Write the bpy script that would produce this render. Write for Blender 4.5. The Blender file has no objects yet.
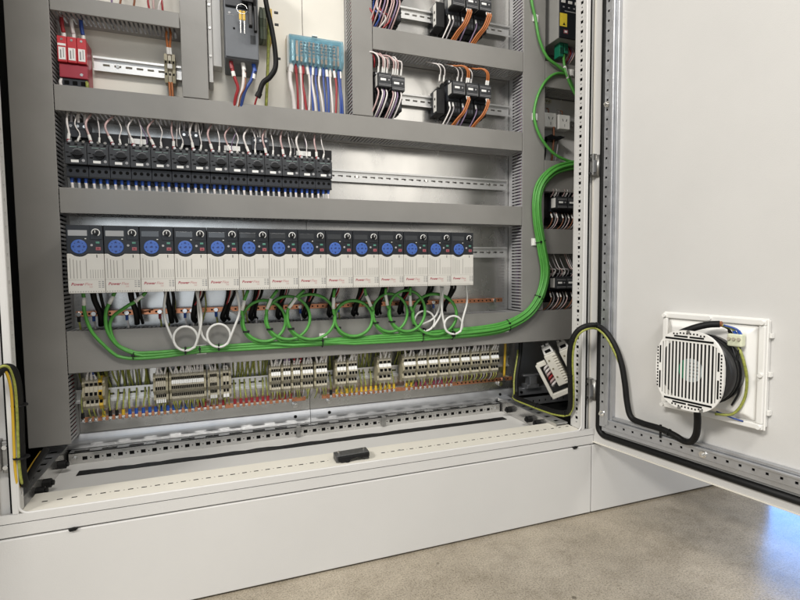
import bpy, bmesh, math, random
from mathutils import Vector, Matrix
random.seed(7)
R = math.radians
S = bpy.context.scene

# ------------------------------------------------------------------ camera
FPX = 490.0
CAM = Vector((0.3152, -1.4471, 0.692))
YAW, PITCH, ROLL = 0.3511, 0.0618, -0.0087
_cy, _sy, _cp, _sp = math.cos(YAW), math.sin(YAW), math.cos(PITCH), math.sin(PITCH)
FWD = Vector((_sy*_cp, _cy*_cp, -_sp))
RT = Vector((_cy, -_sy, 0))
UP = RT.cross(FWD)
_r, _u = RT*math.cos(ROLL) + UP*math.sin(ROLL), UP*math.cos(ROLL) - RT*math.sin(ROLL)
RT, UP = _r, _u
cd = bpy.data.cameras.new('camera')
cam = bpy.data.objects.new('camera', cd)
S.collection.objects.link(cam)
cam.matrix_world = Matrix(((RT.x, UP.x, -FWD.x, CAM.x), (RT.y, UP.y, -FWD.y, CAM.y), (RT.z, UP.z, -FWD.z, CAM.z), (0, 0, 0, 1)))
cd.sensor_width = 36
cd.lens = FPX/800*36
cd.clip_start, cd.clip_end = 0.02, 60
S.camera = cam
S.render.resolution_x, S.render.resolution_y = 1024, 768

# ------------------------------------------------------------------ light
W = bpy.data.worlds.new('World')
S.world = W
W.use_nodes = True
W.node_tree.nodes['Background'].inputs[0].default_value = (1.0, 0.98, 0.95, 1)
W.node_tree.nodes['Background'].inputs[1].default_value = 0.42

def area(name, loc, target, sx, sy, power, col):
    l = bpy.data.lights.new(name, 'AREA')
    l.shape = 'RECTANGLE'
    l.size, l.size_y, l.energy, l.color = sx, sy, power, col
    o = bpy.data.objects.new(name, l)
    S.collection.objects.link(o)
    o.location = loc
    o.rotation_euler = (Vector(target) - Vector(loc)).to_track_quat('-Z', 'Y').to_euler()
    return o
area('ceiling_lamp', (0.45, -2.7, 3.3), (0.5, -0.2, 0.6), 1.3, 0.6, 82, (1.0, 0.965, 0.91))
area('ceiling_lamp', (3.3, -2.2, 3.4), (1.0, -0.4, 0.4), 1.3, 0.6, 60, (1.0, 0.965, 0.91))
area('ceiling_lamp', (-3.0, -2.6, 3.4), (0.9, -0.4, 0.6), 1.3, 0.6, 225, (1.0, 0.965, 0.91))
area('daylight_doorway_and_fill', (-0.7, -5.2, 1.45), (0.2, 0.0, 0.9), 2.6, 2.4, 34, (0.78, 0.89, 1.0))  # unseen cool light added behind the camera for frontal fill and bluish reflections
area('daylight_doorway_and_fill', (6.6, 1.25, 1.50), (1.6, 1.25, 1.50), 3.0, 2.7, 330, (0.12, 0.38, 1.0))
area('workshop_window', (2.45, -5.0, 2.35), (0.8, 0.0, 1.0), 1.3, 2.0, 20, (1.0, 0.95, 0.87))
S.view_settings.view_transform = 'Standard'
S.view_settings.look = 'None'
S.view_settings.exposure = -0.27
S.view_settings.gamma = 1.0

# ------------------------------------------------------------------ pixel helpers (800x600 photograph -> place in the cabinet at a known depth)
def ray(u, v):
    return RT*((u-400)/FPX) - UP*((v-300)/FPX) + FWD
def P(u, v, y):
    d = ray(u, v)
    return CAM + d*((y-CAM.y)/d.y)

# ------------------------------------------------------------------ materials
MATS = {}
def mat(name, col, rough=0.5, metal=0.0, noise=0.0, nscale=40, bump=0.0, bscale=300, coat=0.0, rvar=0.0, trans=0.0, alpha=1.0, stretch=None, dirt=None, spec=0.5):
    if name in MATS:
        return MATS[name]
    m = bpy.data.materials.new(name)
    m.use_nodes = True
    nt = m.node_tree
    b = nt.nodes['Principled BSDF']
    b.inputs['Base Color'].default_value = (*col, 1)
    b.inputs['Roughness'].default_value = rough
    b.inputs['Metallic'].default_value = metal
    b.inputs['Specular IOR Level'].default_value = spec
    if coat: b.inputs['Coat Weight'].default_value = coat; b.inputs['Coat Roughness'].default_value = 0.12
    if trans: b.inputs['Transmission Weight'].default_value = trans; b.inputs['IOR'].default_value = 1.3
    if alpha < 1: b.inputs['Alpha'].default_value = alpha
    tc = nt.nodes.new('ShaderNodeTexCoord')
    vec = tc.outputs['Object']
    if stretch:
        mp = nt.nodes.new('ShaderNodeMapping')
        mp.inputs['Scale'].default_value = stretch
        nt.links.new(vec, mp.inputs['Vector'])
        vec = mp.outputs[0]
    if noise or rvar:
        n = nt.nodes.new('ShaderNodeTexNoise')
        n.inputs['Scale'].default_value = nscale
        n.inputs['Detail'].default_value = 6
        n.inputs['Roughness'].default_value = 0.62
        nt.links.new(vec, n.inputs['Vector'])
        if noise:
            mr = nt.nodes.new('ShaderNodeMapRange')
            mr.inputs[1].default_value, mr.inputs[2].default_value = 0.3, 0.7
            mr.inputs[3].default_value, mr.inputs[4].default_value = 1-noise, 1+noise
            nt.links.new(n.outputs['Fac'], mr.inputs[0])
            vm = nt.nodes.new('ShaderNodeVectorMath'); vm.operation = 'SCALE'
            vm.inputs[0].default_value = col
            nt.links.new(mr.outputs[0], vm.inputs['Scale'])
            nt.links.new(vm.outputs[0], b.inputs['Base Color'])
        if rvar:
            mr = nt.nodes.new('ShaderNodeMapRange')
            mr.inputs[1].default_value, mr.inputs[2].default_value = 0.3, 0.7
            mr.inputs[3].default_value, mr.inputs[4].default_value = max(0.02, rough-rvar), min(1, rough+rvar)
            nt.links.new(n.outputs['Fac'], mr.inputs[0])
            nt.links.new(mr.outputs[0], b.inputs['Roughness'])
    if bump:
        n2 = nt.nodes.new('ShaderNodeTexNoise')
        n2.inputs['Scale'].default_value = bscale
        n2.inputs['Detail'].default_value = 3
        nt.links.new(tc.outputs['Object'], n2.inputs['Vector'])
        bp = nt.nodes.new('ShaderNodeBump')
        bp.inputs['Strength'].default_value = bump
        bp.inputs['Distance'].default_value = 0.002
        nt.links.new(n2.outputs['Fac'], bp.inputs['Height'])
        nt.links.new(bp.outputs[0], b.inputs['Normal'])
    MATS[name] = m
    return m

paint = mat('light_grey_powder_coat', (0.60, 0.592, 0.575), 0.42, noise=0.018, nscale=5, bump=0.12, bscale=420, rvar=0.03)
cream = mat('cream_paint_and_plate_sheen', (0.72, 0.69, 0.615), 0.45, noise=0.03, nscale=8, bump=0.05, bscale=300)  # on the upper plate this cream stands in for reflected light
duct_m = mat('grey_duct_plastic', (0.232, 0.225, 0.211), 0.38, noise=0.06, nscale=7, bump=0.05, bscale=220, rvar=0.10)
ductin_m = mat('grey_duct_wall_lit', (0.34, 0.34, 0.345), 0.5)  # duct grey made brighter for light the plate throws back onto the walls
galv = mat('galvanised_sheet', (0.60, 0.592, 0.572), 0.25, metal=0.92, noise=0.11, nscale=4.0, rvar=0.09, stretch=(1.6, 1, 0.8))
galvd = mat('zinc_plated_steel', (0.52, 0.53, 0.55), 0.42, metal=0.85, noise=0.07, nscale=30, rvar=0.06)
rail_m = mat('din_rail_steel', (0.68, 0.68, 0.67), 0.36, metal=0.85, noise=0.03, nscale=20)
steel = mat('bright_screw_steel', (0.75, 0.74, 0.72), 0.22, metal=1.0, noise=0.1, nscale=200)
hinge_m = mat('cast_zinc', (0.34, 0.335, 0.32), 0.38, metal=0.8, noise=0.15, nscale=90)
copper = mat('copper_bar', (0.62, 0.27, 0.15), 0.33, metal=0.9, noise=0.22, nscale=70, rvar=0.1)
black = mat('black_plastic', (0.008, 0.008, 0.009), 0.42, noise=0.15, nscale=60, spec=0.30)
blackr = mat('black_rubber', (0.006, 0.006, 0.006), 0.55, noise=0.2, nscale=90, spec=0.25)
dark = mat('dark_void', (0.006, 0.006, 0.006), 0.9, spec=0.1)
brk_m = mat('breaker_anthracite', (0.042, 0.045, 0.050), 0.45, noise=0.10, nscale=80, spec=0.35)
brk2_m = mat('breaker_terminal_grey', (0.026, 0.029, 0.036), 0.45, noise=0.1, nscale=80, spec=0.35)
mccb_m = mat('blue_grey_housing', (0.105, 0.115, 0.13), 0.5, noise=0.06, nscale=40, bump=0.05)
drv_l = mat('drive_light_cover', (0.555, 0.54, 0.50), 0.45, noise=0.02, nscale=30)
drv_d = mat('drive_dark_panel', (0.014, 0.016, 0.020), 0.34, noise=0.1, nscale=60, spec=0.35)
drv_g = mat('drive_groove', (0.28, 0.27, 0.25), 0.6)
glass_d = mat('display_glass', (0.035, 0.038, 0.042), 0.10, coat=0.5)
blue_k = mat('keypad_blue', (0.045, 0.115, 0.40), 0.38)
blue_d = mat('keypad_symbol_blue', (0.012, 0.03, 0.14), 0.45)
green_b = mat('start_button_green', (0.07, 0.22, 0.16), 0.4)
red_b = mat('stop_button_red', (0.30, 0.085, 0.10), 0.4)
grey_b = mat('grey_button', (0.35, 0.35, 0.36), 0.45)
white_p = mat('white_plastic', (0.78, 0.77, 0.74), 0.42)
white_l = mat('white_label', (0.80, 0.80, 0.78), 0.5, noise=0.03, nscale=150)
text_r = mat('logo_dark_red', (0.30, 0.025, 0.05), 0.5)
text_r2 = mat('logo_pale_red', (0.45, 0.20, 0.20), 0.5)
text_g = mat('print_grey', (0.22, 0.22, 0.22), 0.5)
red_p = mat('red_arrester_plastic', (0.50, 0.030, 0.040), 0.38, noise=0.05, nscale=40)
redd_p = mat('dark_red_arrester_base', (0.33, 0.025, 0.045), 0.42, noise=0.05, nscale=40)
beige = mat('terminal_beige', (0.42, 0.385, 0.30), 0.5, noise=0.09, nscale=60)
beige_d = mat('terminal_khaki', (0.30, 0.27, 0.18), 0.5, noise=0.1, nscale=60)
conn_m = mat('connector_ivory', (0.78, 0.75, 0.66), 0.45, noise=0.06, nscale=40)
blue_t = mat('translucent_blue_cover', (0.26, 0.56, 0.70), 0.10, trans=0.65, alpha=0.66, coat=0.5)
yellow = mat('yellow_plastic', (0.60, 0.38, 0.025), 0.42)
yell_l = mat('yellow_label', (0.80, 0.62, 0.05), 0.5, noise=0.1, nscale=300)
green_c = mat('green_cable_sheath', (0.075, 0.30, 0.050), 0.42, noise=0.14, nscale=55)
white_c = mat('white_cable_sheath', (0.66, 0.66, 0.64), 0.42, noise=0.04, nscale=30)
green_p = mat('green_connector', (0.01, 0.16, 0.09), 0.4)
gy_w = mat('yellow_green_wire', (0.27, 0.29, 0.055), 0.45, noise=0.4, nscale=160)
w_white = mat('wire_white', (0.70, 0.66, 0.64), 0.45)
w_pink = mat('wire_pink', (0.52, 0.36, 0.35), 0.45)
w_red = mat('wire_red', (0.32, 0.022, 0.028), 0.42)
w_blue = mat('wire_blue', (0.03, 0.07, 0.28), 0.42)
w_orange = mat('wire_orange', (0.40, 0.125, 0.03), 0.42)
w_violet = mat('wire_violet', (0.24, 0.17, 0.28), 0.45)
w_brown = mat('wire_brown', (0.24, 0.08, 0.03), 0.45)
w_grey = mat('wire_grey', (0.30, 0.28, 0.29), 0.45)
fer_b = mat('ferrule_blue', (0.02, 0.08, 0.38), 0.4)
fer_r = mat('ferrule_red', (0.27, 0.018, 0.025), 0.4)
fer_p = mat('ferrule_maroon', (0.20, 0.025, 0.05), 0.4)

def floor_material():
    m = bpy.data.materials.new('concrete'); m.use_nodes = True
    nt = m.node_tree; b = nt.nodes['Principled BSDF']; b.inputs['Specular IOR Level'].default_value = 0.42
    tc = nt.nodes.new('ShaderNodeTexCoord')
    def noise(sc, det, rg=0.6):
        n = nt.nodes.new('ShaderNodeTexNoise'); n.inputs['Scale'].default_value = sc
        n.inputs['Detail'].default_value = det; n.inputs['Roughness'].default_value = rg
        nt.links.new(tc.outputs['Object'], n.inputs['Vector']); return n
    def ramp(src, stops):
        r = nt.nodes.new('ShaderNodeValToRGB'); e = r.color_ramp.elements
        e[0].position, e[0].color = stops[0][0], (*stops[0][1], 1)
        e[1].position, e[1].color = stops[-1][0], (*stops[-1][1], 1)
        for p, c in stops[1:-1]:
            q = e.new(p); q.color = (*c, 1)
        nt.links.new(src, r.inputs[0]); return r
    def mul(a, c, f=1.0):
        x = nt.nodes.new('ShaderNodeMix'); x.data_type = 'RGBA'; x.blend_type = 'MULTIPLY'
        x.inputs[0].default_value = f
        nt.links.new(a, x.inputs[6]); nt.links.new(c, x.inputs[7]); return x.outputs[2]
    big = ramp(noise(2.6, 5).outputs['Fac'], [(0.30, (0.300, 0.262, 0.200)), (0.5, (0.365, 0.324, 0.256)), (0.72, (0.420, 0.378, 0.305))])
    mid = ramp(noise(11, 10, 0.78).outputs['Fac'], [(0.33, (0.74, 0.72, 0.69)), (0.5, (0.98, 0.97, 0.96)), (0.68, (1.12, 1.11, 1.09))])
    fine = ramp(noise(260, 4, 0.85).outputs['Fac'], [(0.36, (0.50, 0.48, 0.45)), (0.52, (1.0, 1.0, 1.0)), (0.70, (1.25, 1.23, 1.20))])
    c = mul(mul(big.outputs[0], mid.outputs[0]), fine.outputs[0])
    vo = nt.nodes.new('ShaderNodeTexVoronoi'); vo.inputs['Scale'].default_value = 33
    nt.links.new(tc.outputs['Object'], vo.inputs['Vector'])
    sp = ramp(vo.outputs['Distance'], [(0.03, (0.55, 0.53, 0.5)), (0.10, (1, 1, 1))])
    c = mul(c, sp.outputs[0], 0.6)
    # darker worn, irregular stains
    st = ramp(noise(1.15, 7, 0.66).outputs['Fac'], [(0.42, (0.70, 0.69, 0.67)), (0.50, (0.92, 0.92, 0.92)), (0.56, (1, 1, 1))])
    c = mul(c, st.outputs[0])
    v2 = nt.nodes.new('ShaderNodeTexVoronoi'); v2.inputs['Scale'].default_value = 9
    nt.links.new(tc.outputs['Object'], v2.inputs['Vector'])
    sp2 = ramp(v2.outputs['Distance'], [(0.035, (0.25, 0.23, 0.21)), (0.060, (1, 1, 1))])
    c = mul(c, sp2.outputs[0], 0.75)
    v3 = nt.nodes.new('ShaderNodeTexVoronoi'); v3.feature = 'DISTANCE_TO_EDGE'; v3.inputs['Scale'].default_value = 1.3
    nd = noise(5, 6, 0.7)
    mx = nt.nodes.new('ShaderNodeVectorMath'); mx.operation = 'SCALE'; mx.inputs['Scale'].default_value = 0.35
    nt.links.new(nd.outputs['Color'], mx.inputs[0])
    ad = nt.nodes.new('ShaderNodeVectorMath'); ad.operation = 'ADD'
    nt.links.new(tc.outputs['Object'], ad.inputs[0]); nt.links.new(mx.outputs[0], ad.inputs[1])
    nt.links.new(ad.outputs[0], v3.inputs['Vector'])
    ck = ramp(v3.outputs['Distance'], [(0.0, (0.62, 0.60, 0.57)), (0.006, (1, 1, 1))])
    c = mul(c, ck.outputs[0], 0.35)
    nt.links.new(c, b.inputs['Base Color'])
    rr = nt.nodes.new('ShaderNodeMapRange'); rr.inputs[1].default_value, rr.inputs[2].default_value = 0.3, 0.7
    rr.inputs[3].default_value, rr.inputs[4].default_value = 0.13, 0.20
    nt.links.new(noise(30, 5).outputs['Fac'], rr.inputs[0]); nt.links.new(rr.outputs[0], b.inputs['Roughness'])
    bp = nt.nodes.new('ShaderNodeBump'); bp.inputs['Strength'].default_value = 0.12; bp.inputs['Distance'].default_value = 0.002
    nt.links.new(noise(90, 6, 0.7).outputs['Fac'], bp.inputs['Height']); nt.links.new(bp.outputs[0], b.inputs['Normal'])
    return m

# ------------------------------------------------------------------ mesh builder
COL = S.collection
ORG = {}
class MB:
    def __init__(s, tf=None):
        s.v, s.f, s.tf = [], [], tf
    def add(s, vs, fs):
        n = len(s.v)
        s.v += [Vector(s.tf(*p)) if s.tf else Vector(p) for p in vs]
        s.f += [tuple(i+n for i in f) for f in fs]
        return s
    def box(s, x0, x1, y0, y1, z0, z1):
        return s.add([(x0, y0, z0), (x1, y0, z0), (x1, y1, z0), (x0, y1, z0), (x0, y0, z1), (x1, y0, z1), (x1, y1, z1), (x0, y1, z1)],
                     [(0, 3, 2, 1), (4, 5, 6, 7), (0, 1, 5, 4), (1, 2, 6, 5), (2, 3, 7, 6), (3, 0, 4, 7)])
    def prism(s, pts, ax, c0, c1):
        """pts: 2D outline in the two other axes; ax: extrusion axis"""
        def mk(a, b, c):
            return {'x': (c, a, b), 'y': (a, c, b), 'z': (a, b, c)}[ax]
        n = len(pts)
        vs = [mk(a, b, c0) for a, b in pts] + [mk(a, b, c1) for a, b in pts]
        fs = [tuple(range(n)), tuple(range(2*n-1, n-1, -1))] + [(i, (i+1) % n, n+(i+1) % n, n+i) for i in range(n)]
        return s.add(vs, fs)
    def cyl(s, a, b, r, n=12, r2=None):
        a, b = Vector(a), Vector(b)
        r2 = r if r2 is None else r2
        w = (b-a).normalized()
        t = w.orthogonal().normalized(); q = w.cross(t)
        vs = [a + (t*math.cos(2*math.pi*i/n) + q*math.sin(2*math.pi*i/n))*r for i in range(n)] + \
             [b + (t*math.cos(2*math.pi*i/n) + q*math.sin(2*math.pi*i/n))*r2 for i in range(n)]
        return s.add([tuple(v) for v in vs], [tuple(range(n-1, -1, -1)), tuple(range(n, 2*n))] + [(i, (i+1) % n, n+(i+1) % n, n+i) for i in range(n)])
    def tube(s, pts, r, n=6, flat=1.0):
        pts = [Vector(p) for p in pts]
        q = [pts[0]]
        for p in pts[1:]:
            if (p-q[-1]).length > 1e-5: q.append(p)
        pts = q
        k = len(pts)
        tan = [(pts[min(i+1, k-1)] - pts[max(i-1, 0)]).normalized() for i in range(k)]
        t = tan[0].orthogonal().normalized()
        vs, fs = [], []
        for i in range(k):
            t = t - tan[i]*t.dot(tan[i])
            t = t.normalized() if t.length > 1e-6 else tan[i].orthogonal().normalized()
            b = tan[i].cross(t)
            for j in range(n):
                a = 2*math.pi*j/n
                vs.append(tuple(pts[i] + t*math.cos(a)*r + b*math.sin(a)*r*flat))
        for i in range(k-1):
            for j in range(n):
                fs.append((i*n+j, i*n+(j+1) % n, (i+1)*n+(j+1) % n, (i+1)*n+j))
        fs.append(tuple(range(n-1, -1, -1))); fs.append(tuple(range((k-1)*n, k*n)))
        return s.add(vs, fs)
    def perf(s, fn, L0, L1, W0, W1, holes, th):
        """sheet in (a,b) with one row of rectangular holes along a; fn(a,b,t)->xyz"""
        holes = sorted(holes)
        cells = []
        a = L0
        walls = []
        for (h0, h1, w0, w1) in holes:
            if h0 - a > 1e-6: cells.append((a, h0, W0, W1))
            cells += [(h0, h1, W0, w0), (h0, h1, w1, W1)]
            walls.append((h0, h1, w0, w1))
            a = h1
        if L1 - a > 1e-6: cells.append((a, L1, W0, W1))
        for (a0, a1, b0, b1) in cells:
            for t, fl in ((0, 0), (th, 1)):
                q = [fn(a0, b0, t), fn(a1, b0, t), fn(a1, b1, t), fn(a0, b1, t)]
                s.add(q, [(0, 1, 2, 3) if not fl else (3, 2, 1, 0)])
        for (a0, a1, b0, b1) in walls + [(L0, L1, W0, W1)]:
            c = [(a0, b0), (a1, b0), (a1, b1), (a0, b1)]
            for i in range(4):
                p, r_ = c[i], c[(i+1) % 4]
                s.add([fn(*p, 0), fn(*r_, 0), fn(*r_, th), fn(*p, th)], [(0, 1, 2, 3)])
        return s
    def build(s, name, m, parent=None, smooth=False, bevel=0.0, seg=2, label=None, norm=True):
        o0 = ORG.get(parent.name, Vector((0, 0, 0))) if parent else Vector((0, 0, 0))
        me = bpy.data.meshes.new(name)
        me.from_pydata([tuple(v - o0) for v in s.v], [], s.f)
        if norm:
            bm = bmesh.new(); bm.from_mesh(me)
            bmesh.ops.recalc_face_normals(bm, faces=bm.faces)
            bm.to_mesh(me); bm.free()
        if smooth:
            me.polygons.foreach_set('use_smooth', [len(p.vertices) == 4 for p in me.polygons])
        me.materials.append(m)
        o = bpy.data.objects.new(name, me)
        COL.objects.link(o)
        if parent:
            o.parent = parent; ORG[o.name] = o0
        if bevel:
            b = o.modifiers.new('bevel', 'BEVEL'); b.width = bevel; b.segments = seg
            b.limit_method = 'ANGLE'; b.angle_limit = R(40)
        if label: o['label'] = label
        return o

def thing(name, label, cat, loc, group=None):
    o = bpy.data.objects.new(name, None)
    o.empty_display_size = 0.02
    COL.objects.link(o)
    o.location = loc
    ORG[o.name] = Vector(loc)
    return tag(o, label, cat, group)
def tag(o, label, cat, group=None):
    o['label'] = label; o['category'] = cat
    if group: o['group'] = group
    return o
def copy_tree(o, parent=None, loc=None):
    c = o.copy(); COL.objects.link(c)
    if parent: c.parent = parent
    if loc is not None: c.location = loc; ORG[c.name] = Vector(loc)
    for ch in o.children: copy_tree(ch, c)
    return c
def spline(pts, n=6):
    """Catmull-Rom through the points"""
    p = [Vector(a) for a in pts]
    p = [p[0]*2-p[1]] + p + [p[-1]*2-p[-2]]
    out = []
    for i in range(1, len(p)-2):
        a, b, c, d = p[i-1:i+3]
        for k in range(n):
            t = k/n
            out.append(((b*2) + (c-a)*t + (a*2-b*5+c*4-d)*t*t + (b*3-a-c*3+d)*t**3)*0.5)
    out.append(p[-2])
    return out
def wire(pts, r, m, parent, name='wire', n=5, k=5):
    return MB().tube(spline(pts, k), r, n).build(name, m, parent, smooth=True)
ORD = ['first', 'second', 'third', 'fourth', 'fifth', 'sixth', 'seventh', 'eighth', 'ninth', 'tenth', 'eleventh', 'twelfth', 'thirteenth', 'fourteenth', 'fifteenth', 'sixteenth', 'seventeenth', 'eighteenth']

_txt = {}
def text_mesh(txt, size, shear=0.0, bold=0.0):
    k = (txt, size, shear)
    if k in _txt: return _txt[k]
    c = bpy.data.curves.new('lettering', 'FONT')
    c.body, c.size, c.shear, c.extrude, c.offset = txt, size, shear, 0.00012, bold
    c.resolution_u = 2
    o = bpy.data.objects.new('lettering', c); COL.objects.link(o)
    bpy.context.view_layer.update()
    me = bpy.data.meshes.new_from_object(o.evaluated_get(bpy.context.evaluated_depsgraph_get()))
    w = max(v.co.x for v in me.vertices)
    bpy.data.objects.remove(o); bpy.data.curves.remove(c)
    _txt[k] = (me, w)
    return me, w
def lettering(txt, size, x, y, z, m, parent, width=None, shear=0.0, name='lettering', bold=0.0):
    """text lying in the xz plane, reading along +x, facing -y; xyz in world space"""
    me, w = text_mesh(txt, size, shear, bold)
    me = me.copy(); me.materials.clear(); me.materials.append(m)
    sx = (width/w) if width else 1
    for v in me.vertices:
        a, b, c = v.co
        v.co = (a*sx, -c, b)
    o = bpy.data.objects.new(name, me); COL.objects.link(o)
    o.parent = parent; ORG[o.name] = ORG[parent.name]
    o.location = Vector((x, y, z)) - ORG[parent.name]
    return o

# ================================================================== SETTING: floor
fl = MB().add([(-6, -6, 0), (9, -6, 0), (9, 7, 0), (-6, 7, 0)], [(0, 1, 2, 3)]).build('floor', floor_material())
fl['kind'] = 'structure'

# ================================================================== ENCLOSURE
YF = -0.3695
ZT = 2.15
cab = thing('electrical_cabinet', 'tall light grey steel control cabinet on a plinth with its doors open', 'cabinet', (0.6, 0.0, 0.0))
# plinth
MB().box(-0.62, 1.2765, YF, YF+0.02, 0.005, 0.1975).build('plinth_panel', paint, cab, bevel=0.0015)
MB().box(1.2795, 2.03, YF, YF+0.02, 0.005, 0.1975).build('plinth_panel', paint, cab, bevel=0.0015)
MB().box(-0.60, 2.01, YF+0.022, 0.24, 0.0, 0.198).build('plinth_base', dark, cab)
# shell: rear, sides, roof, base of both bays
MB().box(-0.62, 2.014, 0.245, 0.26, 0.2, ZT+0.03).build('rear_wall', paint, cab)
MB().box(-0.635, -0.62, -0.34, 0.26, 0.2, ZT+0.03).build('side_wall', paint, cab)
MB().box(2.015, 2.03, -0.334, 0.26, 0.2, ZT+0.03).build('side_wall', paint, cab)
MB().box(-0.635, 2.03, -0.34, 0.26, ZT+0.03, ZT+0.045).build('roof', paint, cab)
MB().box(-0.30, -0.285, -0.333, 0.240, 0.2, ZT+0.028).box(-0.284, -0.13, 0.228, 0.240, 0.2, ZT+0.028).build('void_shade_liner', mat('void_shade_black', (0.02, 0.02, 0.02), 0.7), cab)  # added dark liner, puts black shade into the gap beside the widest duct
MB().box(-0.62, -0.092, -0.355, -0.335, 0.2, ZT+0.03).build('front_panel', paint, cab)
MB().box(1.305, 2.03, -0.355, -0.335, 0.2, ZT+0.03).build('front_panel', paint, cab)
# bottom frame: face, groove, rim shelf with slots
MB().box(-0.09, 1.285, YF+0.002, -0.30, 0.2005, 0.2255).build('bottom_frame', paint, cab, bevel=0.001)
MB().box(-0.09, 1.285, YF+0.005, -0.30, 0.2255, 0.2275).build('frame_groove', dark, cab)
holes = []
x = -0.045 + 0.0235
i = 0
while x < 1.235:
    if not (0.545 < x < 0.665):
        holes.append((x-0.0050, x+0.0050, -0.3275, -0.3220))
        if i % 1 == 0 and x > 0.03: holes.append((x+0.0112, x+0.0142, -0.3262, -0.3232))
    x += 0.025; i += 1
MB().perf(lambda a, b, t: (a, b, 0.2435-t), -0.05, 1.243, -0.364, -0.280, holes, 0.0005).build('slotted_sill', cream, cab)
MB().box(-0.09, 1.285, YF+0.0005, -0.364, 0.2275, 0.2432).box(-0.05, 1.243, -0.2815, -0.280, 0.205, 0.2410).build('sill_front', paint, cab)
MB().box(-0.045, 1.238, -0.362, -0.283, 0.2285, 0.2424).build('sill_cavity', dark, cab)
# rolled rim lip round the opening
rc = 0.016
path = [Vector((-0.05, YF+0.003, ZT)), Vector((-0.05, YF+0.003, 1.2))] + [Vector((-0.05+rc-rc*math.cos(a), YF+0.003, 0.2425+rc-rc*math.sin(a))) for a in [math.pi/2*k/6 for k in range(7)]] + \
       [Vector((0.6, YF+0.003, 0.2425))] + [Vector((1.243-rc+rc*math.sin(a), YF+0.003, 0.2425+rc-rc*math.cos(a))) for a in [math.pi/2*k/6 for k in range(7)]] + [Vector((1.243, YF+0.003, 1.2)), Vector((1.243, YF+0.003, ZT))]
MB().tube(path, 0.0026, 8).build('rim_lip', paint, cab, smooth=True)
# right post: inner flange with square and round holes, front channel
hl = []
z = 1.3985 + 0.025*28
while z > 0.27:
    hl.append((z-0.0042, z+0.0042, -0.3515, -0.3405))
    hl.append((z-0.0125-0.0018, z-0.0125+0.0018, -0.3483, -0.3437))
    z -= 0.025
MB().perf(lambda a, b, t: (1.243+t, b, a), 0.2445, ZT, -0.367, -0.328, hl, 0.002).build('perforated_post_flange', paint, cab)
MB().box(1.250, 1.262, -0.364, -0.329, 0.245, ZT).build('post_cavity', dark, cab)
MB().box(1.243, 1.2530, YF+0.001, -0.366, 0.2435, ZT).box(1.2445, 1.262, -0.3285, -0.320, 0.2445, ZT).build('post_face', paint, cab, bevel=0.001)
MB().box(1.2535, 1.290, -0.348, -0.315, 0.2275, ZT).build('post_channel', paint, cab, bevel=0.0015)
MB().box(1.2545, 1.2565, -0.3625, -0.348, 0.24, ZT).box(1.2565, 1.262, -0.3495, -0.3482, 0.30, ZT).build('post_seal_strip', galvd, cab)
# left post
hl = []
z = 2.1
while z > 0.27:
    hl.append((z-0.0035, z+0.0035, -0.3520, -0.3480)); z -= 0.025
MB().perf(lambda a, b, t: (-0.05-t, b, a), 0.2445, ZT, -0.367, -0.341, hl, 0.002).build('perforated_post_flange', paint, cab)
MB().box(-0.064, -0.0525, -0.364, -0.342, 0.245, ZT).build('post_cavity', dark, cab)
MB().box(-0.060, -0.050, YF+0.001, -0.366, 0.2435, ZT).build('post_face', paint, cab, bevel=0.001)
MB().box(-0.092, -0.0645, -0.352, -0.337, 0.2275, ZT).build('post_channel', paint, cab, bevel=0.0015)
# gland plates and galvanised floor rails
MB().box(-0.10, 1.235, -0.280, -0.1165, 0.206, 0.2105).build('gland_plate', paint, cab, bevel=0.001)
random.seed(3)
gx = [-0.02+1.185*k/40 for k in range(41)]
MB().prism([(a, -0.1150+random.uniform(-0.002, 0.002)) for a in gx] + [(a, -0.0880+random.uniform(-0.0035, 0.003)) for a in reversed(gx)], 'z', 0.2060, 0.2108).build('foam_seal', blackr, cab)
random.seed(7)
MB().box(-0.10, 1.235, -0.0860, -0.0303, 0.2055, 0.2100).box(-0.10, -0.02, -0.1163, -0.0862, 0.2055, 0.2098).box(1.165, 1.235, -0.1163, -0.0862, 0.2055, 0.2098).build('gland_plate', paint, cab, bevel=0.001)
hl = []
x = -0.02
while x < 1.17:
    hl.append((x-0.0055, x+0.0055, 0.2180, 0.2270)); hl.append((x+0.0115, x+0.0145, 0.2210, 0.2240)); x += 0.0265
MB().perf(lambda a, b, t: (a, -0.030+t, b), -0.055, 1.19, 0.2065, 0.2385, hl, 0.002).build('perforated_floor_rail', galv, cab)
hl = []
x = -0.045
while x < 1.17:
    hl.append((x, x+0.034, -0.0255, -0.0135)); x += 0.062
MB().perf(lambda a, b, t: (a, b, 0.2385-t), -0.055, 1.19, -0.030, 0.010, hl, 0.002).build('slotted_rail_top', galv, cab)
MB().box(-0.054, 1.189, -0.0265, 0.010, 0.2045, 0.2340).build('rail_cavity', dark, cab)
for xx in (0.515, 0.775):
    MB().box(xx-0.006, xx+0.006, -0.042, -0.030, 0.213, 0.243).box(xx-0.010, xx+0.010, -0.0335, -0.0302, 0.226, 0.235).build('rail_clip', hinge_m, cab, bevel=0.001)
MB().cyl((-0.043, -0.0302, 0.2225), (-0.043, -0.036, 0.2225), 0.006, 8).cyl((1.175, -0.0302, 0.2225), (1.175, -0.036, 0.2225), 0.005, 8).build('rail_screw', steel, cab)
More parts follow.
